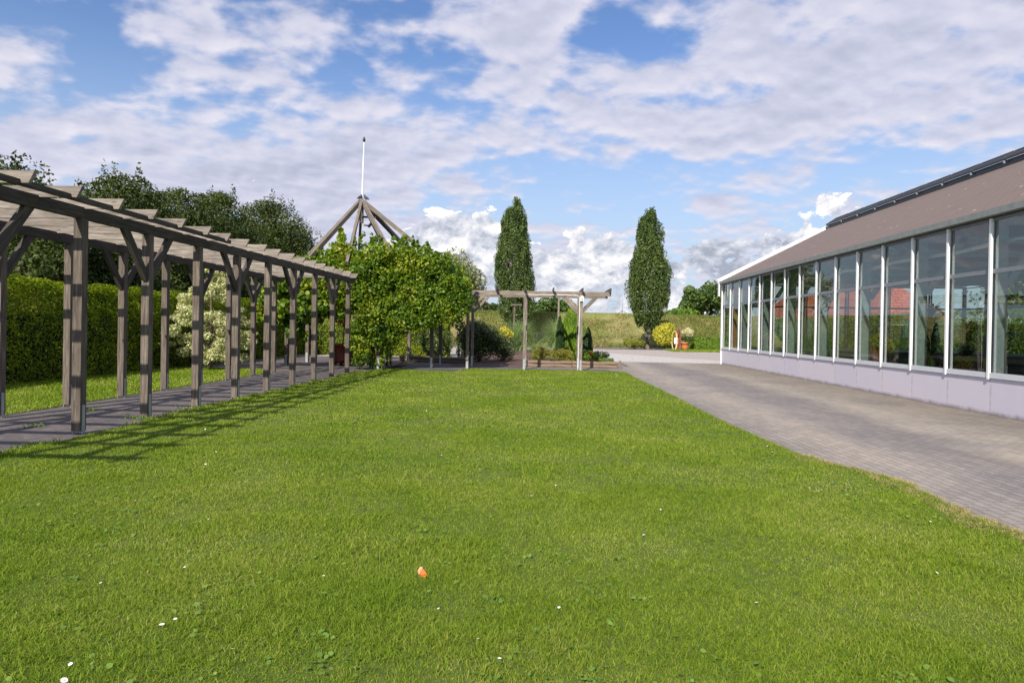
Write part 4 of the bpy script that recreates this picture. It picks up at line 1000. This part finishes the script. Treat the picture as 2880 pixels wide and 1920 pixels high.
# ================================================================== THINGS BY THE ROAD
def bush_px(name, u0, u1, v0, v1, Y, label, lm, n, size, **kw):
    c = at((u0+u1)/2, v1, Y); w = (at(u1, v1, Y).x-at(u0, v1, Y).x)/2*1.18; h = at((u0+u1)/2, v0, Y).z
    return shrub(name, (c.x, Y), (w, min(w, 1.2), h*1.02), label, 'shrub', n, size, lm, **kw)
bush_px('spindle_bush', 1751, 1818, 950, 980, 56.4, 'low mottled yellow-green spindle bush at the left foot of the free standing oak', L_YELGREEN, 3600, .10, k=14, frac=(.35, .6))
bush_px('golden_euonymus', 1840, 1900, 904, 982, 56.2, 'large dome of bright golden euonymus right of the free standing oak', L_YELLOW, 7500, .12, k=22, frac=(.35, .55), shell=.66)
hedge('box_hedge', at(1945, 970, 57.6).x, at(2105, 970, 57.6).x, 57.0, 58.2, at(1980, 951, 57).z, 'low clipped green box hedge between the terracotta pot and the greenhouse', 11000, .12, L_THUJA)
px = at(1926, 970, 55.8)
tp = thing('terracotta_pot', (px.x, 55.8, 0), 'big orange terracotta pot on a saucer beside the low box hedge', 'pot')
put('pot_wall', MB().lathe((px.x, 55.8, 0), [(.25, .06), (.29, .3), (.32, .55), (.37, .56), (.37, .65), (.31, .65), (.29, .55)], 24), M_TERRA, tp, smooth=True)
put('saucer', MB().lathe((px.x, 55.8, 0), [(.34, 0), (.38, .05), (.30, .055)], 24), M_TERRA, tp)
hy = thing('white_hydrangea', (px.x+.2, 55.8, .6), 'cream flowering hydrangea growing in the orange pot', 'plant')
put('stem', MB().tube([(px.x, 55.8, .5), (px.x+.15, 55.8, 1.0)], [.03, .015], 6), M_BARK, hy)
put('foliage', cloud(sub_blobs((px.x+.15, 55.8, .92), (.55, .45, .32), 12, (.4, .6)), 1600, .10), L_OAK, hy)
put('blossom', cloud(sub_blobs((px.x+.22, 55.7, 1.42), (.58, .45, .34), 14, (.4, .6)), 2600, .10, .7), L_CREAM, hy)
hp = at(1902, 970, 55.6).x
ho = thing('hose_post', (hp, 55.6, 0), 'grey standpipe with a white box and coiled yellow and red hoses beside the golden shrub', 'tap post')
put('post', MB().board((hp, 55.6, 0), (hp, 55.6, 1.62), .12, .12, (0, 1, 0)), W_POST, ho)
put('box_case', MB().box(hp-.20, hp+.10, 55.44, 55.53, .52, 1.02), M_PLASTIC, ho)
def coil(cx, top, bot, w, mat, nm):
    for j in range(3):
        pts = [(cx+w*(1+.2*j)*math.sin(a), 55.48-.04*j, (top+bot)/2+(top-bot)/2*math.cos(a)) for a in np.linspace(0, 2*math.pi, 18)]
        put(nm, MB().tube(pts, [.022]*18, 6, False), mat, ho)
coil(hp-.18, 1.55, .0, .17, M_HOSE_Y, 'hose_loop'); coil(hp+.16, 1.35, .1, .10, M_HOSE_R, 'hose_loop')
put('reel', MB().lathe((hp+.17, 55.65, 1.35), [(.11, 0), (.13, .04), (.13, .26), (.10, .3)], 14), M_REDBROWN, ho)
put('back_board', MB().board((hp+.22, 55.72, 0), (hp+.22, 55.72, 1.45), .12, .12, (0, 1, 0)), M_REDBROWN, ho)

# stakes and wire at the dike's foot
for i, (u, v0, v1, lab) in enumerate([(1700.5, 944, 966, 'weathered grey fence stake at the dike foot right of the short pergola'), (1510, 938, 968, 'thin steel fence stake behind the first pampas grass'), (1546, 944, 968, 'thin steel fence stake in the tree shadow on the dike'), (1986, 940, 956, 'short fence stake above the clipped box hedge')]):
    Y = 60.2+.3*at(u, v1, 60).x; p = at(u, v1, Y); zb = float(zd(np.array(p.x), np.array(Y)))-.1; zt_ = at(u, v0, Y).z
    tag(put('fence_stake', MB().board((p.x, Y, zb), (p.x, Y, max(zt_, zb+.6)), .09 if i in (0, 3) else .04, .06, (0, 1, 0)), W_POST if i in (0, 3) else M_STEEL, loc=(p.x, Y, zb)), lab, 'fence post', 'stakes along the dike foot')

# background trees
big_tree('willow_tree', at(1285, 800, 74).x, 74, 4.6, 2.0, at(1265, 697, 74).z, 'pale grey-green willow showing over the vine, right of the gazebo', 16000, .32, L_WILLOW, k=60, spikes=False, frac=(.16, .3))
for i, (u, v, Y, rx, lm, lab) in enumerate([
    (1345, 838, 82, 2.2, L_TREE, 'small dark tree on the dike seen under the left rail end'), (1388, 850, 84, 1.8, L_DARKTREE, 'dark tree on the dike just left of the middle columnar oak'),
    (1520, 832, 80, 3.0, L_TREE, 'rounded tree behind the dike, right of the columnar oak behind the pergola'), (1568, 838, 82, 2.4, L_TREE, 'rounded tree behind the dike beside the tall pale pole')]):
    big_tree('dike_tree', at(u, 850, Y).x, Y, rx, 1.6, at(u, v, Y).z, lab, 5000, .40, lm, k=30, spikes=False, frac=(.2, .36), group='trees behind the dike')
for i, (u, v, Y, rx, lab) in enumerate([(1975, 800, 88, 3.6, 'broad oak on the dike left part of the pair by the greenhouse'), (2050, 770, 90, 4.6, 'taller broad oak on the dike partly hidden by the greenhouse')]):
    big_tree('field_oak', at(u, 850, Y).x, Y, rx, 3.4, at(u, v, Y).z, lab, 8000, .45, L_TREE, k=50, spikes=False, frac=(.16, .3), inner=.15, group='oaks by the greenhouse')
for u, w, v, Y, lab in [(1895, 1.4, 866, 84, 'light green bush on the dike crest left of the broad oak'), (1925, 1.8, 861, 86, 'light green bush on the dike crest touching the broad oak'), (1872, 1.2, 876, 95, 'low distant bush just right of the free standing oak')]:
    p = at(u, 870, Y); t_ = thing('crest_bush', (p.x, Y, 2.6), lab, 'shrub', 'bushes on the dike crest')
    h_ = at(u, v, Y).z-2.6; bl = sub_blobs((p.x, Y, 2.6+h_*.45), (w, w*.8, h_*.55), 18, (.3, .5))
    put('stem', MB().tube([(p.x, Y, 2.4), (p.x, Y, 2.6+h_*.6)], [.1, .03], 6), M_BARK, t_); put('foliage', cloud(bl, 2600, .28, .5), L_WEED if u != 1872 else L_TREE, t_)
# far row of trees left of the dike (seen through gaps)
for i, (u, v) in enumerate([(1355, 862), (1375, 846), (1400, 858)]):
    Y = 120+6*i; big_tree('distant_pine', at(u, 850, Y).x, Y, 2.4, 1.0, at(u, v, Y).z, ['distant dark pine seen under the pergola brace', 'distant pointed dark pine beside the columnar oak', 'distant dark pine touching the columnar oak'][i], 1500, .7, L_DARKTREE, k=20, spikes=False, frac=(.2, .36), group='distant pines')
def turbine(u, vh, vt, Y, angs, label, L):
    h = at(u, vh, Y); t = thing('wind_turbine', (h.x, Y, 0), label, 'wind turbine')
    put('tower', MB().tube([(h.x, Y, 0), (h.x, Y, h.z)], [2.6, 1.5], 10), M_TURBINE, t)
    put('nacelle', MB().box(h.x-1.8, h.x+1.8, Y-4, Y+3, h.z-1.5, h.z+2), M_TURBINE, t)
    for a in angs:
        d = Vector((math.sin(rad(a)), 0, math.cos(rad(a)))); s_ = Vector((h.x, Y-5, h.z)); put('blade', MB().tube([s_, s_+d*L*.25, s_+d*L], [1.0, 1.7, .35], 6), M_TURBINE, t)
turbine(1749.5, 873, 884, 1900, (2, 122, 238), 'far wind turbine left of the free standing oak with one blade upright', 33)
turbine(1575, 882, 890, 1900, (38, 158, 278), 'far wind turbine showing one slanting blade beside the pergola brace', 38)

# ================================================================== GREENHOUSE
def wx(y): return 8.56
gh = thing('garden_greenhouse', (8.5, 18, 0), 'long glazed garden hall with lilac base panels, white mullions and a brown slate roof', 'greenhouse')
my = [32.48-1.368*i for i in range(20)]
ZS, ZM, ZH = .72, 2.74, 3.74
fdir = Vector((0, 1, 0)); fn = Vector((-1, 0, 0))   # outward normal
def FP(y, out, z): v = Vector((wx(y), y, z)); return v+fn*out
def bay(y0, y1, fpf, parent, lower=True):
    """one bay between two mullions: base panel, window (frame) > two panes"""
    a = lambda o_, z: fpf(y0, o_, z); b = lambda o_, z: fpf(y1, o_, z)
    put('wall_panel', MB().board(a(0, .36)+(b(0, .36)-a(0, .36))*.0025, b(0, .36)-(b(0, .36)-a(0, .36))*.0025, .05, .70), M_PANEL, parent, loc=a(0, 0.01))
    put('panel_backing', MB().board(a(-.035, .36), b(-.035, .36), .02, .70), M_DARKFRAME, parent)
    fr = MB(); fr.board(a(.012, ZS+.05), b(.012, ZS+.05), .09, .10)
    fo = put('window', fr, M_SILL, parent)
    tr = MB(); tr.board(a(0, ZM), b(0, ZM), .06, .085); tr.board(a(0, ZH-.02), b(0, ZH-.02), .05, .05)
    for q0, q1 in ((.035, .06),):
        tr.board(a(-.03, 0)*(1-.035)+b(-.03, 0)*.035+Vector((0, 0, ZS+.1)), a(-.03, 0)*(1-.035)+b(-.03, 0)*.035+Vector((0, 0, ZH-.05)), .05, .035, (0, 1, 0))
        tr.board(a(-.03, 0)*.035+b(-.03, 0)*.965+Vector((0, 0, ZS+.1)), a(-.03, 0)*.035+b(-.03, 0)*.965+Vector((0, 0, ZH-.05)), .05, .035, (0, 1, 0))
    put('transom', tr, M_GREYFRAME, fo)
    for z0, z1 in ((ZS+.10, ZM-.043), (ZM+.043, ZH-.045)):
        mb = MB(); mb.board((a(0, 0)+Vector((0, 0, (z0+z1)/2))), (b(0, 0)+Vector((0, 0, (z0+z1)/2))), .004, z1-z0)
        # thin sheet: keep the outer face only, so one surface reflects
        mb2 = MB(); p0, p1 = a(0, z0), b(0, z0); q0, q1 = a(0, z1), b(0, z1); mb2.quad([p0, p1, q1, q0])
        put('pane', mb2, M_GLASS, fo)
for i in range(len(my)-1): bay(my[i], my[i+1], FP, gh)
for i, y in enumerate(my):
    put('mullion', MB().board(FP(y, .05, ZS-.02), FP(y, .05, ZH), .045, .055, (0, 1, 0)), M_WHITEPAINT, gh)
# far long wall, and the two gable walls
XR = 19.6
def FR(y, out, z): v = Vector((XR, y, z)); return v-fn*out
ry = [32.48-2.736*i for i in range(10)]
for i in range(len(ry)-1): bay(ry[i], ry[i+1], FR, gh)
for y in ry: put('mullion', MB().board(FR(y, .05, ZS-.02), FR(y, .05, ZH), .05, .07, (0, 1, 0)), M_WHITEPAINT, gh)
YE = 32.52; xw = wx(YE); RX = 13.3; RZ0 = 3.80
sl = math.tan(rad(27.3)); XMID = (xw+XR)/2
def FG(x, out, z): return Vector((x, YE+out, z))
gx = [xw, xw+1.9, xw+3.8, xw+5.7, xw+7.6, xw+9.5, XR]
for i in range(len(gx)-1): bay(gx[i], gx[i+1], FG, gh)
for x in gx: put('mullion', MB().board(FG(x, .05, 0), FG(x, .05, ZH), .07, .05, (0, 1, 0)), M_WHITEPAINT, gh)
YN = my[-1]+.2
mb = MB()
for yy in (YE+.02,):
    mb.quad([(xw, yy, ZH), (XR, yy, ZH), (XMID, yy, RZ0+sl*(XMID-xw))])
put('gable', mb, M_WHITEPAINT, gh)
# roof: two slopes with slates, white verge board, gutter, ridge vents
def roof_slab(x0, z0, x1, z1, nm, mat, ya, yb, shift=True):
    mb = MB(); L = math.hypot(x1-x0, z1-z0)
    dxa = wx(ya)-wx(YE) if shift else 0; dxb = wx(yb)-wx(YE) if shift else 0
    A = Vector((x0+dxa, ya, z0)); B = Vector((x0+dxb, yb, z0)); Cc = Vector((x1+dxb, yb, z1)); D = Vector((x1+dxa, ya, z1))
    mb.quad([A, D, Cc, B] if x1 > x0 else [A, B, Cc, D], [(ya, 0), (ya, L), (yb, L), (yb, 0)] if x1 > x0 else [(ya, 0), (yb, 0), (yb, L), (ya, L)])
    dn = Vector((0, 0, -.06)); mb.quad([A+dn, B+dn, Cc+dn, D+dn])
    mb.quad([A, B, B+dn, A+dn]); mb.quad([D, D+dn, Cc+dn, Cc])
    return put(nm, mb, mat, gh)
YR0, YR1 = YN, YE+.10
xe = xw-.16; ze = RZ0-.02
roof_slab(xe, ze+.10, RX, ze+.10+sl*(RX-xe), 'roof', M_ROOF, YR0, YR1)
xe2 = XR+.16; XT = XMID*2-RX
roof_slab(xe2, ze+.10, XT, ze+.10+sl*(xe2-XT), 'roof', M_ROOF, YR0, YR1)
# verge boards on the far gable
vb = MB(); d0 = Vector((xe-.02, YE+.13, ze-.0)); d1 = Vector((XMID, YE+.13, ze+sl*(XMID-xe)))
vb.board(d0+Vector((0, 0, .05)), Vector((RX+.05, YE+.13, ze+.05+sl*(RX+.05-xe))), .06, .36, (0, 0, 1)); vb.board(Vector((RX+.1, YE+.13, ze+.0+sl*(RX+.1-xe))), d1+Vector((0, 0, -.05)), .06, .2); vb.board(d1, Vector((xe2, YE+.13, ze)), .06, .24)
put('verge_board', vb, M_WHITEPAINT, gh)
put('corner_board', MB().board((xe-.03, YE+.06, 3.2), (xe-.03, YE+.06, 3.80), .05, .20, (0, 1, 0)), M_WHITEPAINT, gh)
put('corner_post', MB().board((xw-.02, YE+.06, 0.0), (xw-.02, YE+.06, ZH+.05), .10, .08, (0, 1, 0)), M_WHITEPAINT, gh)
put('gutter', MB().board(FP(YN, .13, RZ0+.03), FP(YE, .13, RZ0+.03), .13, .12), M_GREYFRAME if False else plain('zinc_gutter', (.24, .26, .25), .6, .1), gh)
put('header', MB().board(FP(YN, .03, RZ0-.03), FP(YE, .03, RZ0-.03), .07, .05), M_DARKFRAME, gh)
# glazed ridge section with a line of open vents
zr = ze+.10+sl*(RX-xe)
dx = lambda y: wx(y)-wx(YE)
for i in range(16):
    y1 = YE-.05-1.52*i; y0 = y1-1.50
    if y0 < YN: break
    v = MB(); A = Vector((RX-.06, y0, zr+.20)); B = Vector((RX-.06, y1, zr+.20)); up = Vector((.42, 0, .42*sl+.06))
    v.board(A, B, .05, .05); v.board(A+up, B+up, .05, .05); v.board(A+Vector((0, .03, 0)), A+up+Vector((0, .03, 0)), .04, .05); v.board(B-Vector((0, .03, 0)), B+up-Vector((0, .03, 0)), .04, .05)
    f = put('roof_vent', v, M_DARKFRAME, gh)
    g = MB(); g.quad([A, B, B+up, A+up]); put('pane', g, M_GREYLINEN, f)
    s_ = MB(); s_.board(B-Vector((.02, .10, .12)), B+Vector((.03, -.10, .04)), .04, .04, (0, 1, 0)); put('vent_stay', s_, M_STEEL, f)
    c_ = MB(); c_.board(A+up+Vector((.02, .1, .035)), A+up+Vector((.02, .55, .035)), .08, .012); put('vent_clip', c_, M_WHITEPAINT, f)
put('vent_upstand', MB().board((RX+.03, YR0, zr+.08), (RX+.03, YR1, zr+.08), .05, .20), M_DARKFRAME, gh)
rd = MB(); RZ = zr+sl*(XMID-RX)
rd.quad([(RX+dx(YR0), YR0, zr+.02), (XMID+dx(YR0), YR0, RZ), (XMID+dx(YR1), YR1, RZ), (RX+dx(YR1), YR1, zr+.02)]); rd.quad([(XMID+dx(YR0), YR0, RZ), (XT+dx(YR0), YR0, zr), (XT+dx(YR1), YR1, zr), (XMID+dx(YR1), YR1, RZ)])
put('ridge_glazing', rd, M_DARKFRAME, gh)
# inside: floor, columns, braces, ties, curtain roll
put('hall_floor', MB().box(xw+.1, XR-.2, YN+.1, YE-.1, 0.002, .03), M_FLOOR, gh)
cys = [30.07, 27.33, 24.6, 21.86, 19.13, 16.39, 13.66, 10.9]
for y in cys:
    for X in (wx(y)+.32, XR-.45):
        put('column', MB().board((X, y, .03), (X, y, RZ0+.1), .24, .16, (0, 1, 0)), M_COLUMN, gh)
    put('knee_brace', MB().board((wx(y)+.46, y-.02, 2.5), (wx(y)+1.35, y-.02, 3.9), .06, .14), M_COLUMN, gh)
    put('tie_beam', MB().board((wx(y)+.3, y, RZ0-.05), (XR-.4, y, RZ0-.05), .10, .16), M_COLUMN, gh)
    put('roof_truss', MB().board((wx(y)+.2, y, RZ0+.08), (XMID, y, RZ-.25), .10, .2), M_COLUMN, gh)
cr = MB(); ys_ = np.linspace(YN+.3, 32.0, 28)
cr.tube([(wx(y)+.55, y, 3.36+.035*math.sin(y*1.9)+.02*math.sin(y*4.3)) for y in ys_], [.045+.015*math.sin(y*3.1) for y in ys_], 8)
tag(put('curtain_roll', cr, M_WHITEPAINT, loc=(9.2, 20, 3.3)), 'long pale rolled shade cloth hanging inside the glass under the eaves', 'shade roll')
tb = thing('timber_stand', (9.0, 12.6, .03), 'orange timber upright with a white board inside the nearest window', 'timber stand')
put('upright', MB().board((9.55, 13.0, .03), (9.55, 13.0, 3.0), .16, .16, (0, 1, 0)), W_TIMBER, tb)
put('shelf_board', MB().board((9.6, 12.95, 1.25), (11.2, 12.4, 1.25), .1, .16), W_TIMBER, tb)
put('white_board', MB().board((10.1, 12.75, 1.36), (11.3, 12.3, 1.36+.9), .04, 1.1), M_WHITEPAINT, tb)
tag(put('timber_post', MB().board((8.85, 31.7, .03), (8.85, 31.7, 3.5), .22, .22, (0, 1, 0)), W_TIMBER, loc=(8.85, 31.7, .03)), 'orange timber post inside the farthest window', 'post')
wt = thing('workbench', (10.4, 15.6, .03), 'timber trestle table inside the hall behind the near windows', 'table')
put('tabletop', MB().box(9.6, 11.4, 14.6, 17.4, .95, 1.02), W_POST, wt)
for x, y in ((9.7, 14.75), (11.3, 14.75), (9.7, 17.25), (11.3, 17.25)): put('leg', MB().board((x, y, .03), (x, y, .95), .09, .09, (0, 1, 0)), W_POST, wt)
tag(put('terracotta_crate', MB().box(9.35, 9.85, 19.6, 20.15, .72, 1.18), M_REDBROWN, loc=(9.6, 20, .7)), 'brown clay box standing on a ledge inside the windows', 'box')
tag(put('bench_counter', MB().box(9.2, 10.2, 18.2, 24.5, .03, .71), M_GREYLINEN, loc=(9.7, 21, .03)), 'dark low counter running along the inside of the windows', 'counter')
def palm(x, y, h, label, s=1.0):
    t = thing('potted_palm', (x, y, .03), label, 'plant', 'leafy plants inside the greenhouse')
    put('pot', MB().lathe((x, y, .03), [(.18, 0), (.25, .4), (.27, .42), (.23, .42)], 14), M_BLACK, t)
    put('stem', MB().tube([(x, y, .4), (x+.03, y, h*.6)], [.035, .02], 6), M_BARK, t)
    V = []; R = []
    for i in range(150):
        a = rng.random()*6.283; d = np.array([math.cos(a), math.sin(a), 0]); p = np.array([x, y, .45+rng.random()*(h-.6)]); th = rng.uniform(.3, 1.1); L = rng.uniform(.35, .75)*s; sx = np.array([-d[1], d[0], 0])*.035; rn = rng.random()
        for k_ in range(4):
            nx = p+(d*math.sin(th)+np.array([0, 0, 1])*math.cos(th))*L/4; th += .42; w0, w1 = [(.4, 1), (1, .9), (.9, .5), (.5, .05)][k_]
            V += [p-sx*w0, p+sx*w0, nx+sx*w1, nx-sx*w1]; R += [rn]*4; p = nx
    put('foliage', np_mesh(np.array(V), 4, np.array(R)), L_PALM, t)
for x, y, h, lab in [(10.0, 17.9, 2.3, 'dark palm with glossy leaves inside, two windows from the table'), (10.2, 20.8, 2.1, 'dark leafy palm inside behind the clay box'), (10.6, 23.2, 2.4, 'tall dark palm inside near the middle windows'), (11.5, 18.9, 1.9, 'dark leafy plant deep inside the hall'), (12.5, 22.4, 2.0, 'dark bushy plant deep inside by the rear columns'), (12.3, 16.6, 1.8, 'low dark plant inside behind the table')]:
    palm(x, y, h, lab)
# beyond the hall: hedge and the red tiled house, seen through the glass
hedge('boundary_hedge', 23.5, 24.6, 28, 76, 2.9, 'clipped green hedge beyond the greenhouse seen through its windows', 60000, .11, L_THUJA)
rh = thing('red_roofed_house', (29, 58, 0), 'long low house with a bright red tiled roof seen through the greenhouse glass', 'house')
put('wall', MB().box(26.6, 31.4, 54.6, 86, 0, 2.85), M_BRICKWALL, rh)
mb = MB(); e0, e1, zA, zB = 26.0, 32.0, 2.8, 5.6
ya, yb, xm = 54.0, 86.5, 29.0
mb.quad([(e0, ya, zA), (xm, ya+3, zB), (xm, yb-3, zB), (e0, yb, zA)], [(0, 0), (3, 4.1), (29.5, 4.1), (32.5, 0)]); mb.quad([(e1, ya, zA), (e1, yb, zA), (xm, yb-3, zB), (xm, ya+3, zB)], [(0, 0), (32.5, 0), (29.5, 4.1), (3, 4.1)])
mb.quad([(e0, ya, zA), (e1, ya, zA), (xm, ya+3, zB)], [(0, 0), (6, 0), (3, 4)]); mb.quad([(e0, yb, zA), (xm, yb-3, zB), (e1, yb, zA)], [(0, 0), (3, 4), (6, 0)])
put('roof', mb, M_REDTILE, rh)
for y in (58, 63, 68, 73): put('window', MB().box(26.55, 26.62, y, y+1.4, 1.0, 2.3), M_DARKFRAME, rh)
for u, Y, rx, z1, lab in [(26, 36, 2.2, 6.2, 'garden tree beyond the rear windows of the greenhouse'), (36, 84, 4.0, 9.0, 'tree behind the far end of the red roofed house'), (38, 56, 4.5, 10.5, 'large tree behind the red roofed house'), (37, 44, 4.0, 10, 'tree behind the near end of the red roofed house')]:
    big_tree('garden_tree', u, Y, rx, 2.0, z1, lab, 3500, .34, L_TREE, k=30, spikes=False, frac=(.2, .36), group='trees beyond the greenhouse')

# ================================================================== LAWN DETAILS
sh = thing('pot_shard', gnd(1190, 1612, .03), 'small bright orange terracotta pot shard lying in the lawn', 'pot shard')
c = gnd(1190, 1612, .040)
mb = MB(); A = [Vector((-.022, .006, .018)), Vector((-.002, .018, .022)), Vector((.032, -.016, -.004)), Vector((.016, -.034, -.010)), Vector((-.006, -.026, -.006))]
mb.quad([c+p for p in A]); dn = Vector((-.006, .012, -.012))
for i in range(5): mb.quad([c+A[i], c+A[i]+dn, c+A[(i+1) % 5]+dn, c+A[(i+1) % 5]])
mb.quad([c+p+dn for p in A[::-1]]); put('inner_face', mb, M_ORANGE, sh)
mb = MB(); R_ = [Vector((-.026, -.002, .006)), Vector((-.034, .004, .012)), Vector((-.026, .020, .030)), Vector((-.010, .022, .034)), Vector((-.006, .014, .026)), Vector((-.020, -.020, .0))]
mb.quad([c+p for p in R_]); 
for i in range(6): mb.quad([c+R_[i], c+R_[i]+Vector((0, .008, -.02)), c+R_[(i+1) % 6]+Vector((0, .008, -.02)), c+R_[(i+1) % 6]])
put('broken_rim', mb, M_SHARDEDGE, sh)
M_PETAL = plain('daisy_petals', (.88, .86, .84), .6, 0, .03); M_YOLK = plain('daisy_centre', (.75, .50, .05), .7)
def daisy(loc, r):
    t = thing('daisy', loc, 'small white daisy in the lawn', 'daisy', 'daisies scattered over the lawn')
    mb = MB(); n = 13
    for i in range(n):
        a = 2*math.pi*i/n; d = Vector((math.cos(a), math.sin(a), .12)); s_ = Vector((-math.sin(a), math.cos(a), 0)); w = Vector(loc)
        mb.quad([w+d*.25*r-s_*.08*r, w+d*.7*r-s_*.18*r, w+d*r, w+d*.7*r+s_*.18*r, w+d*.25*r+s_*.08*r])
    put('petals', mb, M_PETAL, t)
    put('centre', MB().lathe(loc, [(.3*r, 0), (.27*r, .1*r), (.1*r, .17*r)], 8), M_YOLK, t)
    put('stem', MB().tube([Vector(loc)-Vector((0, 0, .05)), Vector(loc)-Vector((0, 0, .002))], [.0012, .0012], 4), L_WEED, t)
    return t
dz = daisy(tuple(gnd(455, 1755, .052)), .0145)
pts = [(493, 1739, .010), (283, 1638, .009), (519, 1594, .009), (666, 1464, .010), (586, 1459, .007), (380, 1407, .007), (180, 1912, .016), (198, 1866, .010), (655, 1823, .010), (1405, 1850, .010), (1810, 1503, .010),
       (1572, 1707, .009), (2128, 1693, .010), (2636, 1610, .012), (2387, 1463, .009), (2303, 1380, .008), (2617, 1465, .009), (1495, 1393, .010), (1242, 1279, .011), (1212, 1270, .011), (1343, 1289, .009), (1858, 1432, .008),
       (1563, 1364, .009), (1985, 1238, .013), (1992, 1245, .012), (2124, 1252, .012), (2158, 1254, .012), (2172, 1271, .010), (1233, 1710, .008), (1344, 1795, .008), (891, 1510, .008), (910, 1618, .009), (326, 1399, .007), (2052, 1345, .008), (2580, 1500, .008)]
pts += [(1450+rng.uniform(0, 90), 1060+rng.uniform(0, 16), .020) for _ in range(10)] + [(1730+rng.uniform(-30, 20), 1046+rng.uniform(0, 12), .020) for _ in range(10)] + [(rng.uniform(1000, 1850), rng.uniform(1065, 1200), .014) for _ in range(16)] + [(rng.uniform(560, 760), rng.uniform(1180, 1330), .013) for _ in range(5)]
for u, v, r in pts:
    g = gnd(u, v, .050)
    if not in_poly(np.array([g.x]), np.array([g.y]), lawn)[0]: continue
    c_ = copy_tree(dz); c_.location = g; s_ = r/.0145; c_.scale = (s_, s_, s_); c_.rotation_euler = (random.uniform(-.4, .2), random.uniform(-.3, .3), random.uniform(0, 6))
